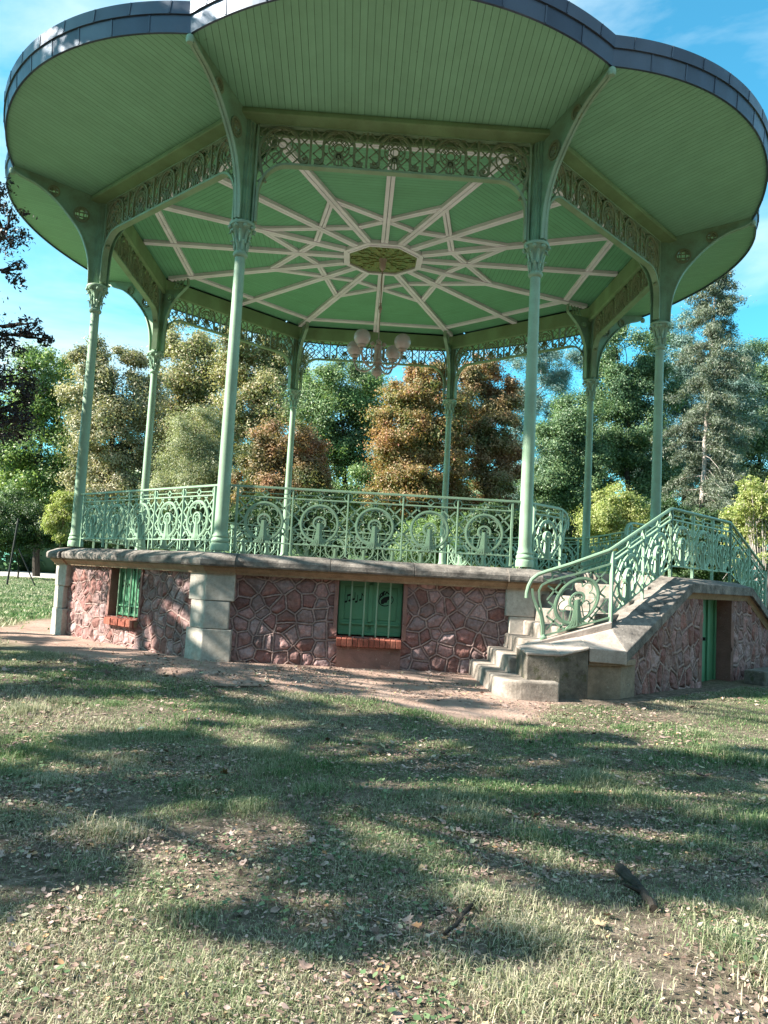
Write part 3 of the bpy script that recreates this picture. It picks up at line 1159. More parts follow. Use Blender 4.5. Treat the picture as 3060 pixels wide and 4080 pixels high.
# corner pilasters of three blocks
PIL = 5.62
def pil_poly(w, pr):
    """plan of a block round the corner at -90 degrees (before turning)"""
    h = R(22.5)
    rc = (PIL + pr) / math.cos(h)
    P = Vector((0, -rc))
    ta, tb = Vector((math.cos(h), math.sin(h))), Vector((-math.cos(h), math.sin(h)))
    inn = Vector((0, -5.3))
    A, B = P + ta * w, P + tb * w
    na, nb = Vector((-math.sin(h), math.cos(h))), Vector((math.sin(h), math.cos(h)))
    return [tuple(P), tuple(A), tuple(A + na * .2), tuple(inn), tuple(B + nb * .2), tuple(B)]


def make_pilaster():
    m = MB()
    for (z0, z1, w, pr) in ((GZ - .15, -1.112, .405, .012), (-1.106, -.718, .345, 0), (-.712, -.325, .405, .006)):
        m.prism(pil_poly(w, pr), z0, z1)
    return m.build('corner_pilaster', M['lime'], bs, bevel=.012)


pl0 = make_pilaster()
pl0.rotation_euler = (0, 0, R(22.5))
for k in range(1, 8):
    rep(pl0, R(22.5 + 45 * k), bs)

# coping: ochre cornice below, lichened slabs above
COPP = [(5.20, -.225), (5.74, -.225), (5.752, -.20), (5.752, -.14), (5.735, -.112), (5.70, -.095), (5.60, -.05), (5.50, -.028), (5.20, -.022)]
CORP = [(5.40, -.335), (5.615, -.335), (5.62, -.31), (5.675, -.262), (5.69, -.25), (5.69, -.226), (5.40, -.226)]
m = MB()
for a, b in ((-PW, -.60), (-.594, .585), (.591, PW)):
    mitre(m, COPP, a, b)
cp = m.build('coping', M['cop'], bs, bevel=.006)
m = MB()
mitre(m, CORP, -PW, PW)
m.build('cornice', M['corn'], cp)
for nrm in FACES[1:]:
    rep(cp, fz(nrm), bs)


def corner_slab(prof, ex, w):
    """mitred corner piece: two arms of the profile"""
    m = MB()
    h = R(22.5)
    n = len(prof)
    for s in (1, -1):
        t_ = Vector((s * math.cos(h), math.sin(h)))
        nn = Vector((s * -math.sin(h), math.cos(h))) * -1
        vs_ = []
        for e in (0, 1):
            for off, z in prof:
                o_ = off + (ex if off > 5.5 else 0)
                base = nn * o_
                tt = -o_ * T8 if e == 0 else -o_ * T8
                P = Vector((0, -o_ / math.cos(h)))
                if e == 1:
                    Q = nn * o_
                    along = -(2.33 - w)
                    P = Q + t_ * along
                vs_.append((P.x, P.y, z))
        fs = [(i, (i + 1) % n, (i + 1) % n + n, i + n) for i in range(n)] + [tuple(range(n, 2 * n))]
        m.add(vs_, fs)
    return m


m = corner_slab(COPP, .045, .405)
cs0 = m.build('corner_coping', M['cop'], bs)
m = corner_slab(CORP, .04, .405)
m.build('corner_cornice', M['corn'], cs0)
cs0.rotation_euler = (0, 0, R(22.5))
for k in range(1, 8):
    rep(cs0, R(22.5 + 45 * k), bs)

# ---- railings
def rail_module(f, w=.805):
    """one cast panel: lattice, ring, lobed flower, small rosette and fan"""
    m = MB()
    a = w / 2 - .012
    lattice(m, a, .155, .80, .19, .021, -.006, .006, f, (0, .462, .275))
    m.ribbon(circ(0, .462, .268, 32), .042, -.013, .013, f, True)
    m.ribbon(circ(0, .462, .268, 32), .014, -.018, .018, f, True)
    pts = []
    for i, ca in enumerate((190, 140, 90, 40, -10)):
        pts += circ(.165 * math.cos(R(ca)), .475 + .165 * math.sin(R(ca)), .066, 8, ca + 105, ca - 105)
    m.ribbon(pts, .013, -.009, .009, f)
    m.ribbon(circ(0, .475, .088, 22), .026, -.022, .022, f, True)
    fl8 = [((.05 + .012 * math.cos(8 * x)) * math.cos(x), .475 + (.05 + .012 * math.cos(8 * x)) * math.sin(x)) for x in np.linspace(0, 2 * PI, 33)[:-1]]
    m.ribbon(fl8, .012, -.012, .012, f, True)
    for s in (-1, 1):
        m.ribbon(circ(s * .115, .335, .052, 16, 60, 300 if s > 0 else 300, .098) if s < 0 else circ(s * .115, .335, .052, 16, -120, 120, .098), .012, -.008, .008, f)
        m.ribbon([(s * .09, .25), (s * .06, .40)], .011, -.008, .008, f)
    # fan that falls from the rosette and spreads on the bottom rail
    n = 7
    for i in range(n):
        s = (i - 3) / 3
        p = [(s * .026, .475), (s * .032, .40), (s * .040, .32), (s * .055, .24), (s * .085, .185), (s * .125, .155)]
        m.ribbon(p, .017, -.02 - .012 * (1 - abs(s)), .02 + .014 * (1 - abs(s)), f)
    m.ribbon([(-.135, .153), (.135, .153)], .016, -.03, .03, f)
    # top band: diamond
    m.ribbon([(0, .915), (.05, .87), (0, .825), (-.05, .87)], .016, -.008, .008, f, True)
    for s in (-1, 1):
        m.ribbon([(s * .05, .87), (s * (w / 2 - .06), .87)], .012, -.006, .006, f)
    return m


def rail_frame(m, f, us, ends=(True, True), lo=0.0):
    u0, u1 = us[0], us[-1]
    m.ribbon([(u0, .81), (u1, .81)], .02, -.016, .016, f)
    m.ribbon([(u0, .15), (u1, .15)], .02, -.014, .014, f)
    for i, u in enumerate(us):
        end = i in (0, len(us) - 1)
        m.ribbon([(u, lo), (u, .94)], .034 if end else .022, -.02, .02, f)
        if end:
            s = 1 if i == 0 else -1
            m.ribbon(circ(u, .87, .058, 10, -90 if s > 0 else 90, 90 if s > 0 else 270), .014, -.008, .008, f)
        else:
            m.ribbon(circ(u, .87, .058, 16), .014, -.009, .009, f, True)


RF = ff(AP)
def oval(m, pts):
    m.tube(pts, .021, 8)


def make_railing():
    m = MB()
    us = [-2.0125 + .805 * i for i in range(6)]
    rail_frame(m, RF, us)
    m.ribbon([(-2.13, .955), (2.13, .955)], .030, -.026, .026, RF)
    ra = m.build('railing', M['rail'], bs, bevel=.003)
    p0 = rail_module(RF).build('railing_panel', M['rail'], ra)
    p0.location = (-1.61, 0, 0)
    for i in (1, 2, 3, 4):
        c = p0.copy(); COL.objects.link(c); c.parent = ra; c.location = (-1.61 + .805 * i, 0, 0)
    return ra, p0


ra0, rp0 = make_railing()
for nrm in FACES[2:]:
    rep(ra0, fz(nrm), bs)
for s in (-1, 1):                                       # short lengths each side of the stair opening
    m = MB()
    rail_frame(m, RF, [s * 2.0125, s * 1.2075] if s < 0 else [1.2075, 2.0125])
    top = [(s * 2.13, .955), (s * 1.35, .955), (s * 1.22, .945), (s * 1.10, .90), (s * 1.03, .82), (s * 1.02, .72), (s * 1.05, .64)]
    m.ribbon(top, .032, -.026, .026, RF)
    m.ribbon([(s * 1.21, 0), (s * 1.20, .3), (s * 1.14, .55), (s * 1.06, .74), (s * 1.06, .85)], .03, -.02, .02, RF)
    m.ribbon(circ(s * 1.13, .84, .05, 14, ), .014, -.01, .01, RF, True)
    g = m.build('railing', M['rail'], bs)
    c = rp0.copy(); COL.objects.link(c); c.parent = g; c.location = (s * 1.61, 0, 0)
    g.rotation_euler = (0, 0, fz(-45))

# ---- staircase against the face with normal -45 degrees
NA = Vector((math.cos(R(-45)), math.sin(R(-45)), 0))
TA = Vector((math.cos(R(45)), math.sin(R(45)), 0))
def sp(off, t, z): return NA * off + TA * t + Vector((0, 0, z))
def mir(p):
    p = Vector(p)
    a, b = p.dot(NA), p.dot(TA)
    return NA * a - TA * b + Vector((0, 0, p.z))


def both(build):
    """build(mb, map) for the left half and mirrored for the right"""
    m = MB()
    build(m, lambda p: Vector(p))
    build(m, mir)
    return m


def addp(m, fm, poly, z0, z1):
    """vertical prism with a world plan"""
    k = len(poly)
    vs_ = [fm((x, y, z0)) for x, y in poly] + [fm((x, y, z1)) for x, y in poly]
    fs = [tuple(range(k))[::-1], tuple(range(k, 2 * k))] + [(i, (i + 1) % k, (i + 1) % k + k, i + k) for i in range(k)]
    m.add(vs_, fs)


m = MB()
LW = 1.15
pl = [sp(5.5, -LW, 0), sp(7.0, -LW, 0), sp(7.0, LW, 0), sp(5.5, LW, 0)]
m.prism([(p.x, p.y) for p in pl], -.30, -.026)
st = m.build('staircase', M['step'], bs, bevel=.01)

arc = [(1.75 + .31 * math.cos(R(a)), -7.56 - .31 * math.sin(R(a))) for a in range(180, 89, -10)]
S1 = [(1.44, -5.57)] + arc + [(2.135, -7.87), (2.135, -7.6), (2.6, -7.0), (2.6, -5.57)]
def q2(p): return (p.x, p.y)
steps = [
    (S1, -1.345),
    ([(1.69, -5.57), (1.69, -7.115), (2.9, -7.0), (2.9, -5.57)], -1.15),
    ([(1.93, -5.57), (1.93, -7.02), (2.9, -7.0), (2.9, -5.57)], -.955),
    ([(2.18, -5.57), (2.30, -7.0), (2.95, -7.0), (2.9, -5.57)], -.76),
    ([(2.33, -5.57), (2.80, -6.98), q2(sp(7.02, -2.9, 0)), q2(sp(7.02, -1.1, 0)), q2(sp(5.5, -1.1, 0)), q2(sp(5.5, -2.28, 0))], -.57),
    ([q2(sp(5.5, -2.15, 0)), q2(sp(7.02, -2.25, 0)), q2(sp(7.02, -1.1, 0)), q2(sp(5.5, -1.1, 0))], -.38),
    ([q2(sp(5.5, -1.65, 0)), q2(sp(7.02, -1.70, 0)), q2(sp(7.02, -1.1, 0)), q2(sp(5.5, -1.1, 0))], -.19),
]
for poly, z in steps:
    for fm in (lambda p: Vector(p), mir):
        m = MB()
        addp(m, fm, poly, GZ - .1, z)
        m.build('step', M['step'], st, bevel=.022)

# parapet walls of the stair
def slope_in(t): return -.03 - .395 * max(abs(t) - 1.16, 0)
def slope_out(t): return -.112 - .455 * max(abs(t) - 1.22, 0)
def par_top(u): return slope_out(u) - .20
fpar = lambda u, v, d: tuple(sp(7.33 + d, u, v))
DW = .575
pw1 = rubble('parapet_wall', -3.0, -DW, GZ - .12, par_top, fpar, (), .0095, 31, st, (.20, .26), elong=.8)
pw2 = rubble('parapet_wall', DW, 3.0, GZ - .12, par_top, fpar, (), .0095, 47, st, (.20, .26), elong=.8)
m = MB()
def fbx(x, y, z): return tuple(sp(y, x, z))
m.box(-DW - .12, -DW, 7.02, 7.345, GZ - .1, -.32, fbx)
m.box(DW, DW + .12, 7.02, 7.345, GZ - .1, -.32, fbx)
m.box(-DW - .1, DW + .1, 7.0, 7.04, -.5, -.2, fbx)
m.build('door_reveal', M['redplaster'], st)
m = MB()
m.box(-DW, DW, 7.05, 7.10, GZ - .02, -.33, fbx)
for a, b in ((-DW + .02, -DW + .08), (-.16, -.06), (-.02, .02), (.2, .28), (DW - .08, DW - .02)):
    m.box(a, b, 7.101, 7.13, GZ, -.335, fbx)
dr = m.build('door', M['shutter'], st, bevel=.004)
m = MB()
m.box(-.015, .015, 7.131, 7.17, -.95, -.90, fbx)
m.box(.04, .05, 7.101, 7.106, GZ, -.34, fbx)
m.build('door_handle', M['black'], dr)

# plastered buttress under the bend and the solid lower block
IN = [((1.80, -7.12), -1.02), ((2.17, -7.0), -.955), ((2.52, -6.95), -.86)]
b_in, b_out = sp(6.93, -2.87, 0), sp(7.45, -3.17, 0)
def lower(m, fm):
    # mossy block down to the ground
    poly = [(1.782, -7.12), (1.782, -7.72), (2.17, -7.715), (2.52, -7.66), (2.52, -6.97)]
    top = [-1.02, -1.05, -1.05, -.955, -.87]
    k = 5
    vs_ = [fm((x, y, GZ - .1)) for x, y in poly] + [fm((x, y, z)) for (x, y), z in zip(poly, top)]
    m.add(vs_, [tuple(range(k))[::-1], (5, 6, 7), (5, 7, 8), (5, 8, 9)] + [(i, (i + 1) % k, (i + 1) % k + k, i + k) for i in range(k)])
for fm in (lambda p: Vector(p), mir):
    m = MB(); lower(m, fm); m.build('parapet_block', M['mossy'], st, bevel=.012)


def butt(m, fm):
    poly = [(2.53, -7.60), (b_out.x - .05, b_out.y + .055), q2(sp(7.38, -2.80, 0)), q2(sp(6.95, -2.7, 0)), (2.53, -7.0)]
    addp(m, fm, poly, GZ - .1, -1.10)
    poly2 = [(2.535, -7.63), (b_out.x - .02, b_out.y + .02), q2(sp(7.415, -2.85, 0)), q2(sp(6.95, -2.7, 0)), (2.535, -7.0)]
    addp(m, fm, poly2, -1.16, -1.09)
for fm in (lambda p: Vector(p), mir):
    m = MB(); butt(m, fm); m.build('buttress', M['plaster'], st, bevel=.008)


def slab(m, fm, A, B, th):
    """coping slab between two stations (inner point, outer point)"""
    (ai, ao), (bi, bo) = A, B
    P = [ai, ao, bo, bi]
    ai, ao, bo, bi = [Vector(x) for x in P]
    mid_a, mid_b = ai.lerp(ao, .46), bi.lerp(bo, .46)
    mid_a.z = ai.z - .012; mid_b.z = bi.z - .012
    top = [ai, mid_a, ao, bo, mid_b, bi]
    bot = [p - Vector((0, 0, th + (p.z - (ai.z if i in (0, 1, 2) else bi.z)) * .0)) for i, p in enumerate(top)]
    vs_ = [fm(p) for p in top] + [fm(p) for p in bot]
    m.add(vs_, [(0, 1, 4, 5), (1, 2, 3, 4), (11, 10, 7, 6), (10, 9, 8, 7)] + [(i, (i + 1) % 6, (i + 1) % 6 + 6, i + 6) for i in range(6)])


ST2 = (Vector((2.528, -6.95, -.86)), Vector((2.528, -7.67, -.955)))
ST3 = (b_in + Vector((0, 0, -.735)), b_out + Vector((0, 0, -.985)))
def stn(t_in, t_out): return (sp(6.93, t_in, slope_in(t_in)), sp(7.45, t_out, slope_out(t_out)))
ST4 = stn(-1.16, -1.22)
mA, mB = stn(-2.05, -2.22), stn(-2.045, -2.215)
ST0 = (Vector((1.775, -7.10, -1.005)), Vector((1.775, -7.73, -1.035)))  # thin pale slabs: sunlight on the lower block's top put into the colour
ST1 = (Vector((2.17, -6.98, -.94)), Vector((2.17, -7.725, -1.035)))
ST2b = (Vector((2.52, -6.95, -.855)), Vector((2.52, -7.68, -.945)))
for A, B, th in ((ST0, ST1, .03), (ST1, ST2b, .03), (ST2, ST3, .16), (ST3, mA, .135), (mB, ST4, .135)):
    for fm in (lambda p: Vector(p), mir):
        m = MB(); slab(m, fm, A, B, th)
        m.build('parapet_coping', M['copstair'] if A in (ST0, ST1, ST2) else M['cop'], st, bevel=.010)
m = MB()
slab(m, lambda p: Vector(p), ST4, (mir(ST4[0]), mir(ST4[1])), .135)
m.build('parapet_coping', M['cop'], st, bevel=.010)
m = MB()
for fm in (lambda p: Vector(p), mir):                    # ochre moulding under the copings
    for (ta, tb) in ((-3.05, -1.22),):
        a0, a1 = sp(7.0, ta, slope_out(ta) - .12), sp(7.40, ta, slope_out(ta) - .12)
        b0, b1 = sp(7.0, tb, slope_out(tb) - .12), sp(7.40, tb, slope_out(tb) - .12)
        lo = Vector((0, 0, -.10))
        P = [a0, a1, b1, b0]
        Q = [a0 + lo, sp(7.355, ta, slope_out(ta) - .22), sp(7.355, tb, slope_out(tb) - .22), b0 + lo]
        m.add([fm(p) for p in P + Q], [(0, 1, 2, 3), (4, 5, 6, 7)] + [(i, (i + 1) % 4, (i + 1) % 4 + 4, i + 4) for i in range(4)])
a0 = [sp(7.0, -1.2195, -.232), sp(7.401, -1.2195, -.232), sp(7.401, 1.2195, -.232), sp(7.0, 1.2195, -.232)]
b0 = [sp(7.0, -1.2195, -.33), sp(7.355, -1.2195, -.33), sp(7.355, 1.2195, -.33), sp(7.0, 1.2195, -.33)]
m.add(a0 + b0, [(0, 1, 2, 3), (4, 5, 6, 7)] + [(i, (i + 1) % 4, (i + 1) % 4 + 4, i + 4) for i in range(4)])
m.build('parapet_moulding', M['corn'], st)

for fm in (lambda p: Vector(p), mir):                    # raised string under the turned railing
    m = MB()
    P = [(1.90, -6.97, -.985), (1.90, -7.15, -.985), (2.95, -7.17, -.655), (2.95, -6.95, -.655)]
    Q = [(x, y, z - .22) for x, y, z in P]
    m.add([fm(p) for p in P + Q], [(0, 1, 2, 3), (7, 6, 5, 4)] + [(i, (i + 1) % 4, (i + 1) % 4 + 4, i + 4) for i in range(4)])
    m.build('parapet_string', M['copstair'], st, bevel=.012)

# railing of the stair
def fland(u, v, d): return tuple(sp(7.1 + d, u, v - .03))
def fslope(sg, tm): return lambda u, v, d: tuple(sp(7.1 + d, sg * (tm) + u, v - .03 - .395 * (abs(sg * tm + u) - 1.17)))
m = MB()
us = [-1.17, -.39, .39, 1.17]
rail_frame(m, fland, us, lo=.0)
K = Vector((2.95, -7.09, 0))
def flow(u, v, d): return (K.x - .42 - u * -1 * 1.0, K.y - d + .0, v - .885 + .33 * (u + .42 - .42))
for fm in (lambda p: p, lambda p: tuple(mir(p))):
    sg = -1
    fs_ = lambda u, v, d: fm(tuple(sp(7.1 + d, u, v - .03 - .395 * (abs(u) - 1.17))))
    seg = [-2.93, -2.05, -1.17]
    rail_frame(m, fs_, seg)
    # lower turned length with its scrolled newel
    fl_ = lambda u, v, d: fm((K.x - u, K.y - d, v))          # u = distance to the left of the bend post
    m.ribbon([(.0, .065), (.40, -.075), (.70, -.165), (.80, -.205), (.875, -.25), (.91, -.32), (.905, -.42), (.87, -.56), (.835, -.72), (.83, -.86)], .022, -.016, .016, fl_)
    m.ribbon([(1.0, -.30), (.985, -.40), (.93, -.52), (.875, -.63), (.85, -.76), (.845, -.9)], .03, -.02, .02, fl_)
    m.ribbon([(0, -.605), (.83, -.875)], .02, -.014, .014, fl_)
    m.ribbon(circ(.80, -.13, .055, 12, 100, 330), .014, -.009, .009, fl_)
    m.ribbon([(.36, .0), (.41, .035), (.46, -.035), (.41, -.07)], .015, -.008, .008, fl_, True)
    m.ribbon([(.06, .105), (.36, 0)], .012, -.006, .006, fl_); m.ribbon([(.46, -.035), (.76, -.11)], .012, -.006, .006, fl_)
    c0 = fm((K.x - .835, K.y, -1.0))
    m.lathe([(.05, 0), (.05, .05), (.04, .06), (.04, .085), (.048, .09), (.048, .11), (.03, .125), (.02, .15)], c0, 12)
    # handrail
    hr = [(1.06, -.42), (1.06, -.36), (1.04, -.27), (1.0, -.185), (.93, -.125), (.82, -.08), (.52, .028), (.04, .225)]
    pts = [Vector(fm((K.x - u, K.y, z))) for u, z in hr] + [Vector(fm(tuple(sp(7.1, -2.88, .27))))] + [Vector(fm(tuple(sp(7.1, -1.22, .915)))), Vector(fm(tuple(sp(7.1, -1.14, .935))))]
    m.tube(pts, .024, 8)
m.tube([sp(7.1, -1.15, .933), sp(7.1, 1.15, .933)], .024, 8)
sr = m.build('stair_railing', M['rail'], st, True)
base_mod = rail_module
for u in (-.78, 0, .78):
    base_mod(lambda a, v, d, u=u: fland(a + u, v, d), .78).build('railing_panel', M['rail'], sr)
for s in (-1, 1):
    for tm in (-2.49, -1.61):
        def fS(a, v, d, tm=tm, s=s):
            t = tm + a
            p = tuple(sp(7.1 + d, t, v - .03 - .395 * (abs(t) - 1.17)))
            return p if s < 0 else tuple(mir(p))
        base_mod(fS, .86).build('railing_panel', M['rail'], sr)
    def fL(a, v, d, s=s):
        p = (K.x - .43 + a, K.y - d, v - .885 + .33 * a)
        return p if s < 0 else tuple(mir(p))
    base_mod(fL, .78).build('railing_panel', M['rail'], sr)

# kerb of the sunken door step
kb = MB()
kb.box(.55, 3.4, 7.55, 7.85, GZ - .1, -1.36, fbx)
kb.build('door_kerb', M['mossy'], st, bevel=.02)

# ================================================================== CHANDELIER
ch = empty('chandelier', (0, 0, 4.1))
tag(ch, 'chandelier with four opal globes hanging from the middle of the bandstand ceiling', 'chandelier')
def chl(m, name, mat, parent=None, smooth=True):
    o = m.build(name, mat, parent or ch, smooth)
    if (parent or ch) is ch:
        o.location = (0, 0, -4.1)
    return o
m = MB()
m.lathe([(.10, 6.69), (.085, 6.66), (.07, 6.60), (.072, 6.50), (.05, 6.47), (.035, 6.45), (.014, 6.43), (.012, 5.72), (.03, 5.70), (.018, 5.67), (.03, 5.64), (.045, 5.58), (.018, 5.53), (.03, 5.51), (.012, 5.48), (.012, 4.86)], (0, 0, 0), 12)
chl(m, 'rod', M['lampmetal'])
m = MB()
m.lathe([(.01, 4.90), (.05, 4.88), (.06, 4.84), (.035, 4.80), (.03, 4.77), (.10, 4.74), (.085, 4.70), (.08, 4.60), (.095, 4.57), (.085, 4.54), (.10, 4.48), (.09, 4.42), (.12, 4.39), (.115, 4.36), (.06, 4.33), (.055, 4.25), (.11, 4.22), (.125, 4.17), (.10, 4.11), (.03, 4.07), (.02, 4.03), (.005, 4.02)], (0, 0, 0), 16)
for k in range(4):
    a = R(10 + 90 * k)
    m.lathe([(.005, -.05), (.04, -.03), (.05, 0), (.04, .03), (.005, .05)], (.13 * math.cos(a), .13 * math.sin(a), 4.79), 8)
    m.tube([(.14 * math.cos(a), .14 * math.sin(a), z) for z in (4.45, 4.72)], .018, 6)
chl(m, 'lamp_body', M['lampmetal'])
for k in range(4):
    a = R(-125 + 90 * k)
    ca, sa = math.cos(a), math.sin(a)
    m = MB()
    prof = bez([(.06, 4.40), (.14, 4.28), (.28, 4.22), (.44, 4.24), (.56, 4.34), (.61, 4.44), (.62, 4.52)], 4)
    m.tube([(r * ca, r * sa, z) for r, z in prof], .022, 8)
    sc = [(.30 + rr * math.cos(t), 4.34 + rr * math.sin(t)) for t, rr in zip(np.linspace(-1.9, 7.0, 22), np.linspace(.13, .025, 22))]
    m.tube([(r * ca, r * sa, z) for r, z in sc], .012, 6)
    sc = [(.50 + rr * math.cos(t), 4.36 + rr * math.sin(t)) for t, rr in zip(np.linspace(-1.2, 4.6, 14), np.linspace(.09, .02, 14))]
    m.tube([(r * ca, r * sa, z) for r, z in sc], .010, 6)
    m.lathe([(.02, 4.49), (.05, 4.51), (.03, 4.54), (.06, 4.56), (.095, 4.58), (.10, 4.61), (.085, 4.62)], (.62 * ca, .62 * sa, 0), 12)
    ar = chl(m, 'lamp_arm', M['lampmetal'])
    m = MB()
    m.lathe([(.085, 4.60)] + [(.178 * math.sin(R(q)), 4.765 - .178 * math.cos(R(q))) for q in range(32, 176, 8)] + [(.004, 4.943)], (.62 * ca, .62 * sa, 0), 24)
    chl(m, 'globe', M['globe'], ar)
#@@SETTING@@
# ================================================================== GROUND
def dirt_mask(x, y):
    """1 on the bare earth round the bandstand, 0 on the lawn"""
    r = np.hypot(x, y)
    n = (fbm(x, y, .9, 71, 4) - .5) * 1.5
    ang = np.degrees(np.arctan2(y, x))
    reach = 7.0 + .85 * np.exp(-((ang + 100) / 16) ** 2) + 2.15 * np.exp(-((ang + 82) / 9.5) ** 2) - .6 * np.exp(-((ang + 55) / 14) ** 2)
    return np.clip((reach + n * .55 - r) / .45 + .5, 0, 1)


def ground_mat():
    k = NT('lawn_soil')
    a = k.n('ShaderNodeVertexColor', layer_name='Dirt')
    v = k.coord()
    sx = k.n('ShaderNodeSeparateColor'); k.l(a.outputs[0], sx.inputs[0])
    n1 = k.noise(v, 2.2, 8, .65)
    g = k.ramp(k.noise(v, 14, 8, .7), [(.3, (.04, .036, .026)), (.5, (.13, .105, .08)), (.7, (.30, .235, .195))])
    far = k.ramp(k.noise(v, .5, 5), [(.35, (.045, .10, .03)), (.65, (.09, .14, .045))])
    sy = k.n('ShaderNodeSeparateXYZ'); k.l(v, sy.inputs[0])
    fr_ = k.ramp(k.math('MULTIPLY', k.math('ADD', sy.outputs[1], 6.0), .1), [(0.0, 0.0), (.6, 1.0)])
    g = k.mix(fr_, g, far)
    e = k.ramp(n1, [(.3, (.25, .165, .135)), (.55, (.34, .24, .20)), (.75, (.42, .31, .265))])
    e = k.mix(k.ramp(k.noise(v, 45, 4, .7), [(.6, 0.0), (.72, .5)]), e, (.16, .105, .085))
    c = k.mix(sx.outputs[0], g, e)
    h = k.noise(v, 25, 8, .7)
    return k.done(c, .95, .1, normal=k.bump(h, .8, .03))


xs = np.concatenate([np.linspace(-220, -14, 24), np.arange(-13.5, 13.6, .15), np.linspace(14, 220, 24)])
ys = np.concatenate([np.linspace(-60, -18.5, 8), np.arange(-18, -1.9, .15), np.linspace(-1.5, 12, 20), np.linspace(14, 260, 26)])
X, Y = np.meshgrid(xs, ys, indexing='ij')
near = np.clip(1 - (np.hypot(X, Y + 9) - 9) / 5, 0, 1)
Z = GZ + (fbm(X, Y, .55, 5, 4) - .5) * .10 * near + (fbm(X, Y, 2.5, 15, 3) - .5) * .035 * near
DM = dirt_mask(X, Y)
Z = Z * 1 - DM * .0
Z = np.where(np.hypot(X, Y) < 6.5, np.minimum(Z, GZ + .005), Z)
nx, ny = X.shape
idx = np.arange(nx * ny).reshape(nx, ny)
qd = np.stack([idx[:-1, :-1], idx[1:, :-1], idx[1:, 1:], idx[:-1, 1:]], -1).reshape(-1, 4)
gr = np_mesh('lawn', np.stack([X.ravel(), Y.ravel(), Z.ravel()], 1), qd.ravel(), np.full(len(qd), 4), ground_mat())
tag(gr, kind='structure')
gr.data.polygons.foreach_set('use_smooth', [True] * len(gr.data.polygons))
ca_ = gr.data.color_attributes.new('Dirt', 'FLOAT_COLOR', 'POINT')
ca_.data.foreach_set('color', np.repeat(DM.ravel()[:, None], 4, 1).astype(np.float32).ravel())


def gz_at(x, y):
    nr = np.clip(1 - (np.hypot(x, y + 9) - 9) / 5, 0, 1)
    return GZ + (fbm(x, y, .55, 5, 4) - .5) * .10 * nr + (fbm(x, y, 2.5, 15, 3) - .5) * .035 * nr


k_ = NT('pale_gravel')
pv = k_.coord()
M['path'] = k_.done(k_.ramp(k_.noise(pv, 1.2, 9, .7), [(.3, (.36, .33, .31)), (.7, (.55, .51, .48))]), .95, .1)
m = MB()
m.add([(-120, 44, GZ + .012), (-4, 38, GZ + .012), (-4, 62, GZ + .012), (-120, 92, GZ + .012)], [(0, 1, 2, 3)])
tag(m.build('path', M['path']), kind='structure')


def blades(n, xr, yr, hmin, hmax, dens, seed, wid):
    rs = np.random.default_rng(seed)
    x = rs.uniform(*xr, n); y = rs.uniform(*yr, n)
    dm = dirt_mask(x, y)
    keep = rs.random(n) > np.clip(dm * 1.25, 0, .985)
    keep &= rs.random(n) < dens(x, y)
    keep &= np.hypot(x, y) > 6.05
    # nothing inside the stair
    inst = (x > 1.35) & (y > -7.95) & (x - y < 10.9) & (y < 6)
    keep &= ~inst
    # a wedge somewhat wider than the view
    cy = y - CAM.y
    keep &= (np.abs(x + .29 - .036 * cy) < .56 * cy + 1.2)
    x, y = x[keep], y[keep]
    n = len(x)
    z = gz_at(x, y) - .006
    tuft = fbm(x, y, 1.4, 33, 3)
    h = rs.uniform(hmin, hmax, n) * (.45 + 1.1 * np.clip((tuft - .25) * 1.8, 0, 1.2))
    az = rs.uniform(0, 2 * PI, n); lean = rs.uniform(.15, 1.55, n)
    w = wid * rs.uniform(.6, 1.3, n)
    dx, dy = np.cos(az), np.sin(az)
    sx_, sy_ = -dy, dx
    base = np.stack([x, y, z], 1)
    S = np.stack([sx_, sy_, np.zeros(n)], 1)
    D = np.stack([dx, dy, np.zeros(n)], 1)
    mid = base + D * (h * .38 * lean)[:, None] + np.array([0, 0, 1]) * (h * .62)[:, None]
    tip = base + D * (h * .95 * lean)[:, None] + np.array([0, 0, 1]) * (h * np.maximum(.25, 1.05 - .45 * lean))[:, None]
    V = np.stack([base - S * (w / 2)[:, None], base + S * (w / 2)[:, None], mid + S * (w * .42)[:, None], mid - S * (w * .42)[:, None], tip], 1).reshape(-1, 3)
    b = (np.arange(n) * 5)[:, None]
    F = np.concatenate([b + np.array([[0, 1, 2, 3]]), b + np.array([[3, 2, 4]])], 1).ravel()
    L = np.tile([4, 3], n)
    return V, F, L


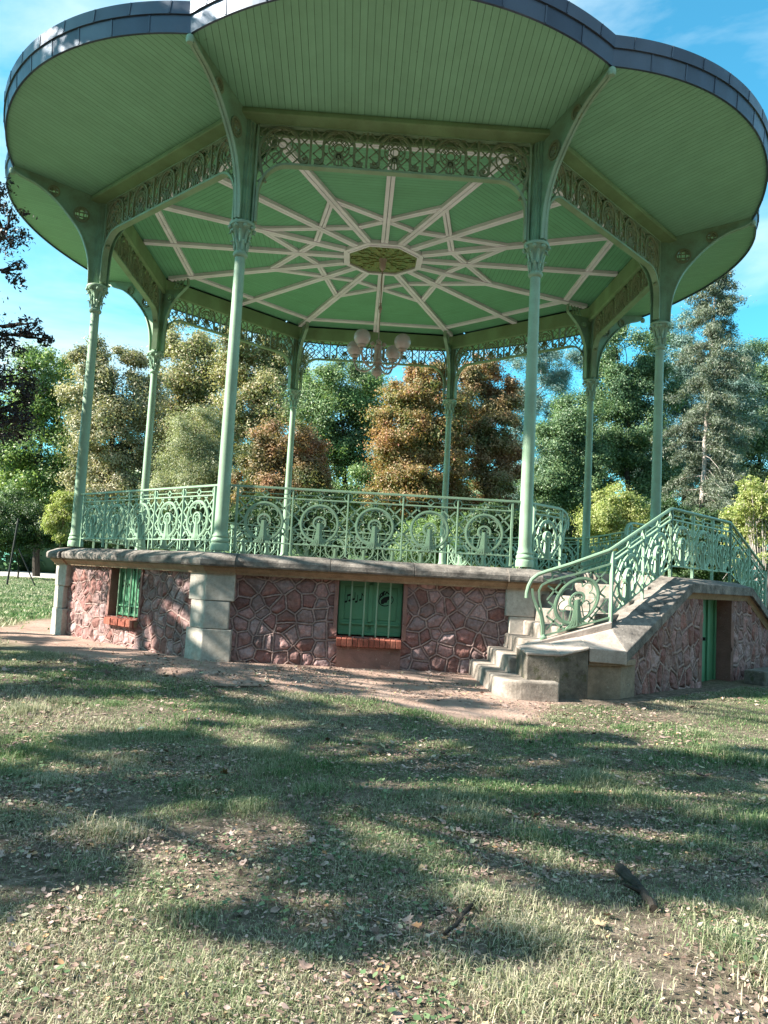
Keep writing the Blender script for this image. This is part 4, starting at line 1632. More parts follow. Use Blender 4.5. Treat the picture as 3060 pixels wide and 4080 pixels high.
def grassmat(name):
    k = NT(name)
    g = k.n('ShaderNodeNewGeometry')
    v = k.coord()
    green = k.ramp(g.outputs['Random Per Island'], [(0, (.045, .115, .035)), (.5, (.10, .195, .065)), (.8, (.20, .28, .12)), (1, (.48, .43, .30))])
    straw = k.ramp(g.outputs['Random Per Island'], [(0, (.10, .15, .06)), (.35, (.28, .29, .17)), (1, (.60, .53, .41))])
    f = k.ramp(k.noise(v, .75, 5, .65), [(.42, 0.0), (.64, 1.0)])
    sy = k.n('ShaderNodeSeparateXYZ'); k.l(v, sy.inputs[0])
    # more straw close to the viewer: dry grass, with its sunlit tone painted in
    nr_ = k.ramp(k.math('MULTIPLY', k.math('ADD', sy.outputs[1], 15.0), .12), [(0.0, .8), (.42, 0.0)])
    f = k.math('MINIMUM', k.math('ADD', f, nr_), 1.0)
    c = k.mix(f, green, straw)
    d = k.n('ShaderNodeBsdfPrincipled'); d.inputs['Roughness'].default_value = .55; d.inputs['Specular IOR Level'].default_value = .3
    k.l(c, d.inputs['Base Color'])
    t = k.n('ShaderNodeBsdfTranslucent'); k.l(c, t.inputs[0])
    x = k.n('ShaderNodeMixShader'); x.inputs[0].default_value = .35
    k.l(d.outputs[0], x.inputs[1]); k.l(t.outputs[0], x.inputs[2]); k.l(x.outputs[0], k.out.inputs[0])
    return k.m


M['grass'] = grassmat('lawn_grass')
parts = []
one = lambda x, y: np.ones_like(x)
parts.append(blades(560000, (-3.2, 3.4), (-15.2, -10.8), .016, .042, lambda x, y: np.clip(.16 + 2.2 * (fbm(x, y, 2.1, 44, 4) - .33), .07, 1), 1, .0034))
parts.append(blades(420000, (-7.5, 8.5), (-10.8, -5.5), .02, .052, lambda x, y: np.clip(.35 + 1.4 * (fbm(x, y, 1.3, 45, 3) - .22), .2, 1), 2, .0052))
parts.append(blades(160000, (-30, -5.5), (-8, 38), .05, .11, one, 3, .03))
parts.append(blades(60000, (6, 22), (-9, 16), .05, .11, one, 4, .02))
tr = np.random.default_rng(140)
tx_, ty_ = tr.uniform(-3, 3.2, 90), tr.uniform(-15, -9, 90)
tuft_d = lambda x, y: np.clip(sum(np.exp(-((x - a) ** 2 + (y - b) ** 2) / .012) for a, b in zip(tx_, ty_)), 0, 1)
parts.append(blades(420000, (-3.2, 3.4), (-15.2, -9.0), .05, .085, tuft_d, 6, .0036))
vo = 0; VV, FF, LL = [], [], []
for V, F, L in parts:
    VV.append(V); FF.append(F + vo); LL.append(L); vo += len(V)
g_ = np_mesh('grass', np.concatenate(VV), np.concatenate(FF), np.concatenate(LL), M['grass'])
tag(g_, 'short dry grass of the lawn', 'grass', kind='stuff')

# ---- dead leaves
LEAF = np.array([(0, 0), (.18, .10), (.42, .02), (.36, .26), (.50, .48), (.26, .50), (.20, .78), (.06, .66), (0, 1.0), (-.06, .66), (-.20, .78), (-.26, .50), (-.50, .48), (-.36, .26), (-.42, .02), (-.18, .10)])
def litter(n, xr, yr, s0, s1, seed, shape, dens, lift=.012, curl=.35):
    rs = np.random.default_rng(seed)
    x = rs.uniform(*xr, n); y = rs.uniform(*yr, n)
    keep = rs.random(n) < dens(x, y)
    keep &= np.hypot(x, y) > 5.75
    keep &= ~((x > 1.35) & (y > -7.95) & (x - y < 10.9) & (y < 6))
    cy = y - CAM.y
    keep &= (np.abs(x + .29 - .036 * cy) < .54 * cy + .8)
    x, y = x[keep], y[keep]; n = len(x)
    s = s0 + (s1 - s0) * rs.random(n) ** 2
    az = rs.uniform(0, 2 * PI, n); tx = rs.normal(0, .24, n); ty = rs.normal(0, .24, n)
    cl = rs.uniform(-.2, 1, n) * curl
    kx = len(shape)
    px, py = shape[:, 0][None] * s[:, None] * rs.uniform(.7, 1.1, n)[:, None], (shape[:, 1] - .5)[None] * s[:, None]
    jx = 1 + rs.uniform(-.28, .28, (n, kx)); px = px * jx; py = py * (1 + rs.uniform(-.15, .15, (n, kx)))
    pz = cl[:, None] * s[:, None] * ((shape[:, 0] ** 2) * 3 + ((shape[:, 1] - .5) ** 2) * 1.1)[None]
    pz = pz + px * tx[:, None] + py * ty[:, None]
    # centre vertex
    px = np.concatenate([px, np.zeros((n, 1))], 1); py = np.concatenate([py, np.zeros((n, 1))], 1)
    pz = np.concatenate([pz, np.zeros((n, 1)) ], 1)
    c, q = np.cos(az)[:, None], np.sin(az)[:, None]
    wx = x[:, None] + px * c - py * q; wy = y[:, None] + px * q + py * c
    wz = gz_at(x, y)[:, None] + pz + lift + rs.uniform(0, lift, n)[:, None]
    wz = np.maximum(wz, gz_at(x, y)[:, None] - .004)
    V = np.stack([wx, wy, wz], -1).reshape(-1, 3)
    b = (np.arange(n) * (kx + 1))[:, None, None]
    tri = np.array([(i, (i + 1) % kx, kx) for i in range(kx)])[None]
    F = (b + tri).ravel()
    return V, F, np.full(n * kx, 3)


DIA = np.array([(0, 0), (.26, .25), (.30, .55), (0, 1.0), (-.30, .55), (-.26, .25)])
dens_l = lambda x, y: np.clip((fbm(x, y, 1.1, 88, 3) - .36) * 3.2, .05, 1)
near_l = lambda x, y: np.clip((fbm(x, y, 1.6, 98, 3) - .30) * 3.0, .10, 1)
WID = np.array([(0, 0), (.22, .12), (.45, .2), (.38, .5), (.42, .72), (.15, .86), (0, 1.0), (-.28, .8), (-.34, .5), (-.20, .2)])
parts = [litter(4200, (-2.6, 3.0), (-15.2, -11.0), .012, .046, 16, WID, near_l, .010, .6),
         litter(4200, (-7, 8), (-11.5, -5.8), .018, .058, 18, WID, dens_l, .012, .6),
         litter(60000, (-2.6, 3.0), (-15.2, -11.0), .007, .03, 5, DIA, near_l, .012, .5),
         litter(700, (-2.6, 3.0), (-15.2, -11.5), .03, .075, 6, LEAF, near_l, .010, .45),
         litter(26000, (-7, 8), (-11.5, -5.8), .012, .05, 7, DIA, dens_l, .014, .5),
         litter(500, (-7, 8), (-11.5, -5.8), .04, .10, 8, LEAF, dens_l, .018, .5),
         litter(1500, (-3.5, 2.2), (-8.5, -5.6), .015, .06, 9, DIA, lambda x, y: dirt_mask(x, y) * .8, .006, .6),
         litter(900, (-6, 2.2), (-6.6, -4.0), .03, .08, 10, LEAF, lambda x, y: .5 * (np.hypot(x, y) < 6.5), .008, .6)]
vo = 0; VV, FF, LL = [], [], []
for V, F, L in parts:
    VV.append(V); FF.append(F + vo); LL.append(L); vo += len(V)
k_ = NT('dead_leaf')
gg = k_.n('ShaderNodeNewGeometry')
lc = k_.ramp(gg.outputs['Random Per Island'], [(0, (.06, .04, .032)), (.3, (.18, .12, .098)), (.6, (.30, .21, .178)), (.85, (.42, .315, .28)), (.93, (.36, .37, .25)), (1, (.40, .20, .10))])
M['deadleaf'] = k_.done(lc, .75, .25)
lv = np_mesh('fallen_leaves', np.concatenate(VV), np.concatenate(FF), np.concatenate(LL), M['deadleaf'])
tag(lv, 'dead brown and pinkish leaves strewn over the lawn', 'leaves', kind='stuff')

# ---- broad-leaved weeds
V, F, L = litter(20000, (-2.6, 3.0), (-15.2, -10.5), .010, .034, 21, DIA, lambda x, y: np.clip((fbm(x, y, 1.5, 120, 3) - .50) * 5, 0, 1), .022, .3)
wd = np_mesh('weeds', V, F, L, leafmat('weed_leaf', [(0, (.05, .10, .045)), (.5, (.10, .17, .075)), (1, (.20, .26, .14))], .25))
tag(wd, 'small broad leaved weeds growing in the lawn', 'weeds', kind='stuff')


def stick(name, a, b, r, label, seed, mat):
    rs = random.Random(seed)
    A, B = Vector(a), Vector(b)
    pts, rr = [], []
    for i in range(9):
        s = i / 8
        p = A.lerp(B, s) + Vector((rs.uniform(-1, 1), rs.uniform(-1, 1), rs.uniform(-.3, .3))) * r * .7
        pts.append(p); rr.append(r * (1.1 - .45 * s) * rs.uniform(.85, 1.2))
    m = MB(); m.tube(pts, rr, 8)
    q = pts[5]
    m.tube([q, q + (B - A).normalized().cross(Vector((0, 0, 1))) * r * 4 + Vector((0, 0, r * 1.5))], [r * .5, r * .25], 6)
    o = m.build(name, mat, None, True)
    tag(o, label, 'branch')


stick('fallen_branch', (1.01, -13.22, GZ + .035), (1.0, -13.66, GZ + .03), .022, 'thick dark piece of bark covered branch lying in the grass at the lower right', 3, M['bark_dark'])
stick('fallen_twig', (.31, -13.57, GZ + .03), (.12, -13.95, GZ + .025), .010, 'thin dark twig lying among dead leaves left of the thicker branch', 5, M['bark_dark'])
stick('fallen_twig', (-1.75, -8.25, GZ + .035), (-1.15, -7.95, GZ + .03), .010, 'long thin twig lying on the lawn in front of the corner pilaster', 8, M['bark'])

# ================================================================== TREES


def leaves(blobs, n_total, size, seed, clump=.22, shell=.55, flat=0.0, aspect=.5, droop=0.0, boughs=26):
    """leaf quads on many small boughs, the boughs spread through the blobs of a crown"""
    rs = np.random.default_rng(seed)
    vol = np.array([b[3] * b[4] + b[4] * b[5] + b[3] * b[5] for b in blobs]); vol = vol / vol.sum()
    out = []
    for b, share in zip(blobs, vol):
        n = max(60, int(n_total * share))
        d = rs.normal(size=(boughs, 3)); d /= np.linalg.norm(d, axis=1)[:, None]
        r_ = (shell + (1.06 - shell) * rs.random(boughs) ** .5)
        c = d * r_[:, None] * np.array(b[3:6]) + np.array(b[:3])
        rad_ = clump * 2.15 * min(b[3:6]) * rs.uniform(.55, 1.35, boughs)
        w = rad_ ** 2; cnt = np.maximum(8, (n * w / w.sum()).astype(int))
        k = np.repeat(np.arange(boughs), cnt)
        e = rs.normal(size=(len(k), 3)); e /= np.linalg.norm(e, axis=1)[:, None]
        q = rs.random(len(k)) ** .55 * (1 + .33 * rs.normal(size=len(k)))
        ax_ = rs.uniform(.6, 1.35, (boughs, 3)) * np.array([1.1, 1.1, .8])
        p = c[k] + e * (rad_[k] * q)[:, None] * ax_[k]
        nrm = e * .9 + d[k] * .35 + rs.normal(size=(len(k), 3)) * .6 + np.array([0, 0, .35 + flat])
        out.append((p, nrm))
    P = np.concatenate([o[0] for o in out]); N = np.concatenate([o[1] for o in out])
    N /= np.linalg.norm(N, axis=1)[:, None]
    n = len(P)
    A = rs.normal(size=(n, 3)) + np.array([0, 0, -droop * 2])
    T = A - N * (A * N).sum(1)[:, None]
    T /= np.linalg.norm(T, axis=1)[:, None] + 1e-9
    B = np.cross(N, T)
    s = size * rs.uniform(.6, 1.35, n)
    l, w = (s)[:, None], (s * aspect)[:, None]
    fold = N * (s * .12)[:, None]
    V = np.stack([P - T * l * .5, P + B * w * .5 + fold, P + T * l * .5, P - B * w * .5 + fold], 1)
    V = V.reshape(-1, 3)
    V[:, 2] = np.maximum(V[:, 2], GZ + .02)
    return V, np.arange(n * 4), np.full(n, 4)


DENS = 5.4


def limb(m, a, b, r0, r1, rs, n=6, wob=.08):
    A, B = Vector(a), Vector(b)
    L = (B - A).length
    pts = [A.lerp(B, i / n) + (Vector((rs.uniform(-1, 1), rs.uniform(-1, 1), rs.uniform(-.4, .4))) * L * wob * (0 if i in (0,) else 1)) for i in range(n + 1)]
    m.tube(pts, [r0 + (r1 - r0) * i / n for i in range(n + 1)], 8)
    return pts


def tree(name, label, cat, base, blobs, n, size, lm, bm_, seed, r0=.22, group=None, clump=.22, shell=.55, flat=0, aspect=.5, droop=0.0, dens=None, boughs=26):
    rs = random.Random(seed)
    bx, by = base
    root = empty(name, (bx, by, GZ))
    tag(root, label, cat, group)
    loc = [(b[0] - bx, b[1] - by, b[2] - GZ, b[3], b[4], b[5]) for b in blobs]
    V, F, L = leaves([(b[0], b[1], b[2], *b[3:]) for b in blobs], int(n * (dens or DENS)), size * .84, seed, clump, shell, flat, aspect, droop, boughs)
    V = V - np.array([bx, by, GZ])
    np_mesh('crown', V, F, L, lm, root)
    m = MB()
    top = max(loc, key=lambda b: b[2])
    ctr = Vector((sum(b[0] for b in loc) / len(loc), sum(b[1] for b in loc) / len(loc), 0))
    tz = top[2] * .92
    tp = Vector((top[0] * .7 + ctr.x * .3, top[1] * .7 + ctr.y * .3, tz))
    trunk = limb(m, (0, 0, -.1), tp, r0, r0 * .2, rs, 8, .02)
    for b in loc:
        i = min(len(trunk) - 2, max(1, int(len(trunk) * min(.8, (b[2] - b[5] * .7) / (tz + .01)))))
        limb(m, trunk[i], (b[0], b[1], b[2] + b[5] * .3), r0 * .42 * (1 - i / 12), r0 * .06, rs, 5, .06)
        for q in range(3):
            e = (b[0] + rs.uniform(-.8, .8) * b[3], b[1] + rs.uniform(-.8, .8) * b[4], b[2] + rs.uniform(-.3, .85) * b[5])
            limb(m, Vector((b[0], b[1], b[2])).lerp(trunk[i], .45), e, r0 * .16, r0 * .03, rs, 4, .08)
    m.build('trunk', bm_, root, True)
    return root


def px_blobs(Y, lst, ydepth=.9):
    """blobs given by picture position and radii become ellipsoids at their true distance and size"""
    out = []
    for i, (px, py, rx, ry) in enumerate(lst):
        yy = Y + ((i * 37) % 11 - 5) * .12 * rx * .012
        c = at(px, py, yy)
        k = 1.8445 * (yy - CAM.y) / F_PX
        out.append((c.x, c.y, c.z, rx * k, rx * k * ydepth, ry * k))
    return out


def bx(Y, px): 
    c = at(px, 1230, Y)
    return (c.x, c.y)


G_BG = 'trees behind the bandstand'
def pt(name, label, cat, Y, px, lst, n, size, lm, bk, seed, **kw):
    return tree(name, label, cat, bx(Y, px), px_blobs(Y, lst), n, size, M[lm], M[bk], seed, **kw)


# left to right behind the bandstand
pt('locust_tree', 'bright green locust tree at the far left behind the dark leaved tree', 'tree', 44, 80,
   [(90, 800, 65, 55), (50, 890, 80, 70), (135, 910, 55, 60), (85, 985, 85, 65), (30, 1060, 80, 70), (130, 1060, 60, 60), (60, 1120, 80, 50)], 17000, .26, 'l_locust', 'bark_dark', 21, r0=.3, shell=.45)
pt('lime_tree', 'tall beige topped tree seen between the two left columns', 'tree', 40, 235,
   [(235, 790, 75, 45), (190, 860, 55, 60), (275, 860, 70, 70), (235, 940, 80, 70), (290, 1000, 55, 60), (200, 1020, 60, 60), (250, 1080, 75, 55)], 20000, .22, 'l_beige', 'bark_dark', 22, r0=.32)
pt('olive_tree', 'tall olive yellow tree beside the front left column', 'tree', 46, 400,
   [(400, 740, 60, 45), (450, 800, 65, 60), (380, 850, 65, 65), (440, 900, 70, 65), (360, 930, 55, 60), (420, 990, 75, 60), (390, 1060, 80, 60)], 20000, .24, 'l_olive', 'bark', 23, r0=.34)
pt('olive_tree', 'tall yellowish tree rising behind the small rust tree', 'tree', 42, 570,
   [(560, 730, 70, 45), (620, 790, 55, 55), (540, 800, 65, 60), (600, 860, 65, 60), (530, 890, 60, 60), (560, 960, 70, 60)], 18000, .22, 'l_olive', 'bark_dark', 24, r0=.3)
pt('willow_tree', 'grey green feathery tree right behind the front left column', 'tree', 30, 425,
   [(425, 930, 55, 45), (400, 990, 65, 60), (460, 1000, 60, 60), (420, 1060, 85, 55), (480, 1070, 60, 50), (360, 1070, 50, 45)], 18000, .14, 'l_greygreen', 'bark', 25, r0=.18, aspect=.3, droop=.5)
pt('maple_tree', 'round leafy green tree in the middle behind the chandelier', 'tree', 32, 745,
   [(735, 830, 75, 45), (690, 880, 60, 55), (790, 870, 55, 60), (745, 920, 80, 65), (700, 980, 60, 60), (790, 970, 50, 65), (750, 1040, 75, 60)], 24000, .17, 'l_green', 'bark_dark', 26, r0=.26)
pt('chestnut_tree', 'small rounded rust brown tree left of the back left column', 'tree', 24, 622,
   [(620, 955, 60, 38), (570, 1000, 50, 50), (660, 1000, 45, 50), (620, 1030, 75, 55), (690, 1045, 25, 35), (540, 1050, 35, 40)], 16000, .15, 'l_rust', 'bark', 27, r0=.2)
pt('chestnut_tree', 'tall orange and gold chestnut tree left of the back right column', 'tree', 22, 905,
   [(925, 815, 48, 32), (890, 860, 55, 48), (950, 870, 55, 55), (875, 930, 62, 52), (945, 945, 60, 60), (862, 1000, 60, 55), (930, 1020, 70, 58), (850, 1070, 50, 45), (920, 1085, 80, 50)], 30000, .15, 'l_orange', 'bark_dark', 28, r0=.22)
pt('chestnut_tree', 'darker rust chestnut tree right of the back right column', 'tree', 24, 1055,
   [(1040, 805, 45, 35), (1080, 850, 42, 45), (1030, 880, 48, 50), (1075, 930, 48, 50), (1020, 970, 50, 52), (1085, 1010, 42, 50), (1040, 1060, 68, 50)], 21000, .15, 'l_rust', 'bark_dark', 29, r0=.22)
pt('cedar_tree', 'bluish cedar with pale trunk behind the front right column', 'tree', 38, 1125,
   [(1140, 770, 50, 30), (1210, 790, 60, 30), (1180, 850, 65, 34), (1120, 880, 45, 30), (1220, 910, 60, 34), (1160, 950, 65, 36), (1210, 1010, 60, 40), (1130, 1040, 55, 40)], 20000, .20, 'l_cedar', 'bark_pale', 30, r0=.3, aspect=.22, flat=.5, clump=.3)
pt('oak_tree', 'dark bluish green tree between the two right hand back columns', 'tree', 30, 1235,
   [(1250, 900, 55, 55), (1215, 960, 60, 60), (1270, 990, 55, 60), (1200, 1040, 55, 50), (1260, 1070, 65, 50)], 18000, .16, 'l_dark', 'bark_dark', 31, r0=.24)
pt('oak_tree', 'tall dark green tree left of the right front column', 'tree', 33, 1365,
   [(1350, 760, 75, 55), (1400, 840, 65, 65), (1320, 850, 55, 60), (1360, 930, 75, 65), (1310, 980, 55, 55), (1400, 1010, 60, 60), (1340, 1060, 70, 50)], 27000, .17, 'l_dark', 'bark_dark', 32, r0=.3)
pt('oak_tree', 'dark blue tree at the far right edge', 'tree', 40, 1630,
   [(1640, 790, 50, 50), (1625, 830, 55, 60), (1660, 900, 60, 70), (1610, 930, 50, 60), (1650, 1000, 70, 65), (1600, 1030, 55, 50), (1690, 1060, 60, 60)], 19000, .2, 'l_dark', 'bark_dark', 33, r0=.3)


def spruce():
    Y = 26
    a, b = at(1500, 1225, Y), at(1549, 590, Y)
    a.z = GZ
    root = empty('spruce_tree', (a.x, a.y, GZ))
    tag(root, 'tall ragged spruce with a pale bare trunk on the right', 'tree')
    rs = random.Random(5); rn = np.random.default_rng(55)
    m = MB()
    off = Vector((a.x, a.y, GZ))
    n = 12
    pts = [a.lerp(b, i / n) - off + Vector((rs.uniform(-.05, .05), 0, 0)) for i in range(n + 1)]
    m.tube(pts, [.19 - .15 * i / n for i in range(n + 1)], 10)
    H = (b - a).length
    tips = []
    for i in range(120):
        s = .10 + .9 * (i / 120) ** .9
        p = a.lerp(b, s)
        az = rs.uniform(0, 2 * PI)
        L = (.75 + 2.5 * (1 - s) ** .6) * rs.uniform(.5, 1.2) * (1 if s > .25 else .8)
        q = p + Vector((math.cos(az) * L, math.sin(az) * L, -.28 * L + .25 * (s > .8)))
        mid = p.lerp(q, .5) + Vector((0, 0, .12 * L))
        m.tube([p - off, mid - off, q - off], [.035 * (1.2 - s), .022 * (1.2 - s), .006], 5)
        for t in np.linspace(.25, 1, 7):
            e = p.lerp(mid, t * 2) if t < .5 else mid.lerp(q, t * 2 - 1)
            tips.append((e.x, e.y, e.z - .05, .30 * (1.1 - s * .5), .30 * (1.1 - s * .5), .20))
    for i in range(16):                                  # dead drooping twigs on the bare part
        s = rs.uniform(.25, .62)
        p = a.lerp(b, s); az = rs.choice([rs.uniform(-2.6, -.5), rs.uniform(-2.0, -1.0)])
        L = rs.uniform(.7, 1.7)
        q = p + Vector((math.cos(az) * L, math.sin(az) * L * .7, -.55 * L))
        m.tube([p - off, p.lerp(q, .4) + Vector((0, 0, .12)) - off, q - off, q - off + Vector((rs.uniform(-.2, .2), 0, -.35))], [.02, .014, .01, .004], 5)
    m.build('trunk', M['bark_pale'], root, True)
    V, F, L_ = leaves(tips, 110000, .17, 77, .7, .2, 0, .24, .6, 4)
    np_mesh('crown', V - np.array(off), F, L_, M['l_spruce'], root)


spruce()

pt('fir_tree', 'broad bluish fir filling the gap behind the ragged spruce', 'tree', 36, 1490,
   [(1475, 715, 35, 40), (1590, 790, 45, 50), (1470, 770, 50, 45), (1600, 870, 55, 55), (1440, 840, 60, 55), (1510, 850, 60, 55), (1470, 930, 75, 60), (1540, 950, 60, 60), (1430, 1010, 60, 55), (1520, 1040, 75, 55)], 26000, .2, 'l_cedar', 'bark_dark', 34, r0=.3, aspect=.25, flat=.3)

# near, dark, on the left: its branches reach into the picture
pt('purple_plum_tree', 'dark purple leaved tree reaching in from the left edge', 'tree', -3, -260,
   [(20, 480, 34, 60), (-60, 560, 80, 90), (35, 590, 22, 30), (62, 705, 36, 22), (100, 735, 16, 12), (10, 740, 40, 40), (-60, 760, 90, 90), (20, 830, 55, 50), (50, 880, 32, 40), (-40, 930, 80, 60), (-180, 640, 130, 150), (-180, 850, 130, 120), (-300, 700, 120, 160), (0, 420, 30, 40), (30, 900, 40, 50)], 15000, .105, 'l_purple', 'bark_dark', 41, r0=.2, shell=.2, clump=.26, dens=1.5, aspect=.38, boughs=18)

# undergrowth and shrubs seen through the railings
G_SH = 'shrubs behind the bandstand'
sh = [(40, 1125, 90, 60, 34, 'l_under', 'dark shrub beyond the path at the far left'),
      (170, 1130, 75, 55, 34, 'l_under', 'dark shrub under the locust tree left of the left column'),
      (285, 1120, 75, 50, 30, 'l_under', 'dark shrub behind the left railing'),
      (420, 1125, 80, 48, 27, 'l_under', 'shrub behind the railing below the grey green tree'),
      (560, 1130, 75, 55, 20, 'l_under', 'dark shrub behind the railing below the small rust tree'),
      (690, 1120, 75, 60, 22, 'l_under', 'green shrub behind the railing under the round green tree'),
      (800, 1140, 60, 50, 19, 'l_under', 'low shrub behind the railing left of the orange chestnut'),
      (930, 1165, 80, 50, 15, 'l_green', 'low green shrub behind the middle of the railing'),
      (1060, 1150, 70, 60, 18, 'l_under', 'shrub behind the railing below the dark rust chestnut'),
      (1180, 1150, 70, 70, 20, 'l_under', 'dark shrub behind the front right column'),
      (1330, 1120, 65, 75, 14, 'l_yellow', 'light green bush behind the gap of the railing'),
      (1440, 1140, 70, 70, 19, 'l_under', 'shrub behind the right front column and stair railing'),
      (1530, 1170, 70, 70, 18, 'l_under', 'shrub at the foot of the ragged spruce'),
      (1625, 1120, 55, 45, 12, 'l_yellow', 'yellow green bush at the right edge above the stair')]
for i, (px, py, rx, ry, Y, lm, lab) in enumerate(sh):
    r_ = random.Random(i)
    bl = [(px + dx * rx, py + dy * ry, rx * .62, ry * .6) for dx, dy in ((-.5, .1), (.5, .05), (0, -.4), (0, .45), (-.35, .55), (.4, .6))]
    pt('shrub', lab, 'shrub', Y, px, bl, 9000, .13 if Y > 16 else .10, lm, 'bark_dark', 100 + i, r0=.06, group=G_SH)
pt('sapling', 'small bright yellow green sapling left of the left column', 'sapling', 9, 128,
   [(140, 1078, 22, 14), (125, 1105, 22, 14), (150, 1110, 16, 16), (115, 1130, 16, 18), (135, 1150, 14, 20)], 2600, .10, 'l_yellow', 'bark', 42, r0=.03, aspect=.25, droop=.8, clump=.35)


def arching():
    Y = 11
    root_p = at(1650, 1240, Y); root_p.z = GZ
    root = empty('arching_shrub', tuple(root_p))
    tag(root, 'bush of bare arching grey branches with yellow green leaves at the right edge', 'shrub', G_SH)
    rs = random.Random(9)
    m = MB(); tips = []
    for i in range(26):
        e = at(rs.uniform(1560, 1720), rs.uniform(1060, 1260), Y + rs.uniform(-1.2, 1.2))
        top = at(rs.uniform(1600, 1690), rs.uniform(1035, 1090), Y + rs.uniform(-.8, .8))
        cv = bez([Vector(root_p), Vector(root_p).lerp(top, .6), top, e], 5)
        m.tube([Vector(p) - root_p for p in cv], [.022 - .016 * j / (len(cv) - 1) for j in range(len(cv))], 5)
        for p in cv[7:]:
            if rs.random() < .6: tips.append((*p, .2, .2, .16))
    m.build('trunk', M['bark_pale'], root, True)
    V, F, L_ = leaves(tips, 12000, .10, 78, .5, .1, .2, .55, .3, 5)
    np_mesh('crown', V - np.array(root_p), F, L_, M['l_yellow'], root)


arching()

# the wood that closes the view, with unseen foliage added behind the camera
rs = np.random.default_rng(90)
bl = []
for i in range(80):
    x = -80 + 160 * i / 79
    y = 66 + rs.uniform(-4, 8) - abs(x) * .1
    h = rs.uniform(5.5, 8.5)
    bl.append((x, y, GZ + h * .85, rs.uniform(2.5, 4), 3, h * .9))
    bl.append((x + 1, y - 3, GZ + .7, 2.6, 2, 3.4))
V, F, L = leaves(bl, 90000, .75, 91, .25, .4)
back = []  # added out of view to cut the sky light on front faces
for i in range(34):
    a = R(-160 + 150 * i / 33)
    d = rs.uniform(25, 31)
    h = rs.uniform(6, 9)
    back.append((d * math.cos(a) * 1.15, -14 + d * math.sin(a), GZ + h, rs.uniform(3, 4.5), 3, h))
cores_v, cores_f = [], []
def core(b):
    base = len(cores_v)
    for i in range(7):
        th = PI * i / 6
        for j in range(10):
            ph = 2 * PI * j / 10
            k_r = .86 * rs.uniform(.85, 1.1)
            cores_v.append((b[0] + b[3] * k_r * math.sin(th) * math.cos(ph), b[1] + b[4] * k_r * math.sin(th) * math.sin(ph), max(GZ, b[2] + b[5] * k_r * math.cos(th))))
    for i in range(6):
        for j in range(10):
            cores_f.extend((base + i * 10 + j, base + i * 10 + (j + 1) % 10, base + (i + 1) * 10 + (j + 1) % 10, base + (i + 1) * 10 + j))
V2, F2, L2 = leaves(back, 30000, .9, 92, .3, .3)
for b in bl + back:
    core(b)
V, F, L = np.concatenate([V, V2]), np.concatenate([F, F2 + len(V)]), np.concatenate([L, L2])
V, F, L = np.concatenate([V, np.array(cores_v)]), np.concatenate([F, np.array(cores_f) + len(V)]), np.concatenate([L, np.full(len(cores_f) // 4, 4)])
fw = np_mesh('woods', V, F, L, M['l_dark'])
tag(fw, 'far wood closing the view behind the park trees, plus unseen foliage added behind the viewer', 'woods', kind='stuff')

# big plane tree whose crown stands left of the picture and dapples the lawn
SH = [(-4.5, -6.2, .6), (-3.3, -7.2, .7), (-3.3, -9.0, .7), (-2.7, -7.5, .6), (-1.6, -8.1, .6), (-.9, -9.4, .6), (0, -9.7, .6), (.7, -10.1, .5), (1.2, -10.5, .5),
      (-1.8, -10.9, .5), (-1.3, -11.3, .5), (-.8, -11.4, .45), (-.3, -11.5, .4), (.2, -11.6, .4), (-2.1, -12.1, .45), (-1.6, -12.4, .4), (-1.8, -12.9, .35),
      (1.35, -11.4, .4), (2.1, -10.7, .5), (2.2, -11.4, .4), (2.8, -10.9, .5), (1.2, -12.3, .3), (1.6, -12.4, .35), (2.0, -12.5, .4), (1.7, -13.1, .3), (.85, -12.1, .25),
      (1.1, -12.95, .25), (1.35, -13.25, .25), (-.6, -13.8, .17), (-.3, -13.4, .15), (-1.5, -13.4, .22), (.85, -13.45, .18), (0, -13.7, .14), (.35, -14.0, .14), (-2.3, -8.7, .6),
      (-.6, -10.3, .35), (-6, -7.5, .8), (-5, -9, .7), (-4.5, -10.5, .6), (3.6, -11.5, .5), (3.4, -10.3, .4), (-3.2, -11.2, .5), (1.9, -9.9, .4),
      (0.6, -7.3, .45), (1.0, -8.4, .45), (-.3, -7.9, .35), (-4.7, -4.6, .4), (-5.6, -3.4, .6), (-3.9, -5.6, .35), (-6.6, -5.2, .7)]
_q = random.Random(4)
for i in range(30):
    SH.append((_q.uniform(-3.2, 3.2), _q.uniform(-14.3, -10), _q.uniform(.09, .22)))
for i in range(26):
    SH.append((_q.uniform(-6, 5), _q.uniform(-10, -6), _q.uniform(.15, .32)))


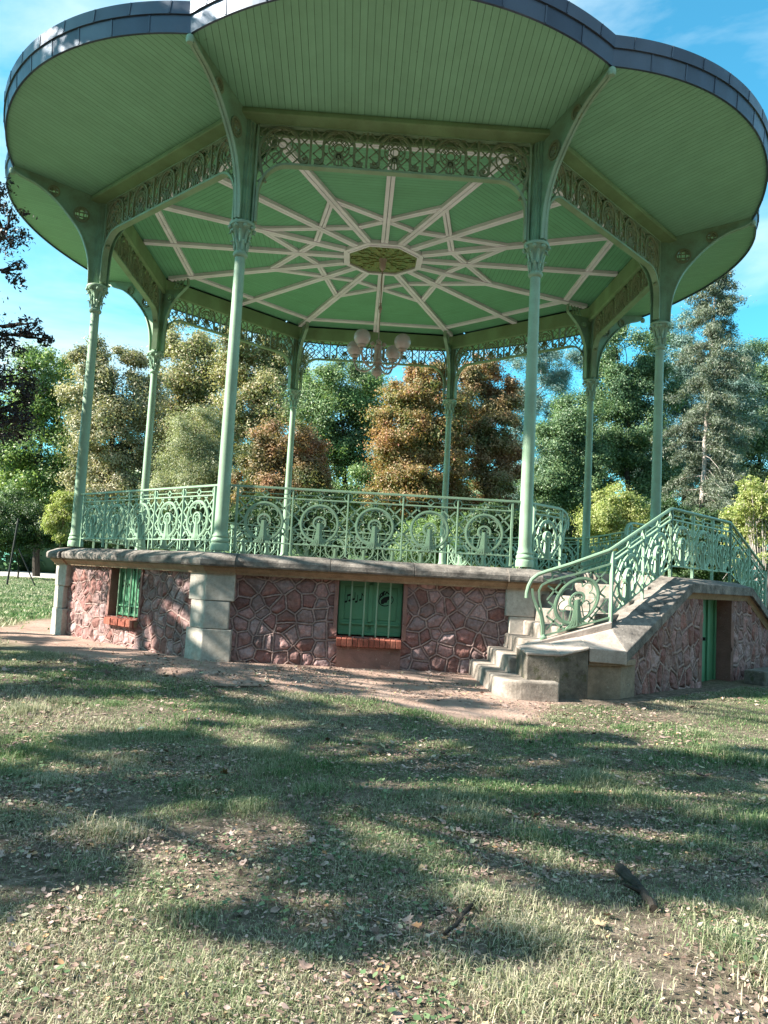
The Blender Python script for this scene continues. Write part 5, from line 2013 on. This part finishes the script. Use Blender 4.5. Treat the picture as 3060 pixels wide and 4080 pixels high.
def in_view(c, mrg):
    d = Vector(c) - CAM
    w = d.dot(_f)
    return w > .5 and d.dot(CR) / w > -(1530 + mrg / w * F_PX) / F_PX


hd = Vector((sun_dir.x, sun_dir.y)) / sun_dir.z
rs2 = random.Random(17)
bA, bB = [], []
for (gx, gy, r_) in SH:
    h = rs2.uniform(5.6, 9.0)
    while in_view((gx + hd.x * h, gy + hd.y * h, GZ + h), r_ + .75) and h < 15: h += .4
    if gy < -13.2: r_ *= 1.35
    elif gy < -10.9: r_ *= .82
    c = (gx + hd.x * h, gy + hd.y * h, GZ + h, r_ * .58, r_ * .52, r_ * .38)
    (bA if gy < -9.6 else bB).append(c)
for (gx, gy) in ((-5.6, -5.6), (-6.6, -4.4), (-4.6, -6.6), (-7.2, -2.6), (-7.6, -.8), (-6.2, -5.2), (-3.6, -7.0), (-7.0, -3.6)):
    h = rs2.uniform(4.6, 6.4)
    bB.append((gx + hd.x * h, gy + hd.y * h, 7.05 + h, .62, .62, .42))
for nm, bl, lab, sd_ in (('plane_tree', bA, 'plane tree left of the viewer whose broken shade falls on the near lawn', 61), ('plane_tree', bB, 'plane tree left of the bandstand whose shade falls on the lawn before the wall', 62)):
    cx = sum(b[0] for b in bl) / len(bl); cy = sum(b[1] for b in bl) / len(bl)
    tree(nm, lab, 'tree', (cx - 1.0, cy), bl, 17000 if sd_ == 61 else 16000, .13, M['l_plane'], M['bark_pale'], sd_, r0=.28, clump=.42, shell=.15, aspect=.8, dens=1.9)

# braced post on the far lawn
pb, ptop = at(15, 1260, 21.5), at(40, 1120, 21.5)
pb.z = GZ
root = empty('braced_post', tuple(pb))
tag(root, 'black leaning post with a slanting brace on the far left lawn', 'post')
m = MB(); m.tube([(0, 0, -.05), tuple(ptop - pb)], .05, 8); m.build('post', M['post'], root, True)
s_ = at(40, 1185, 21.5) - pb; e_ = at(77, 1263, 21.5) - pb; e_.z = -.02
m = MB(); m.tube([tuple(s_), tuple(e_)], .03, 8); m.build('brace', M['post'], root, True)
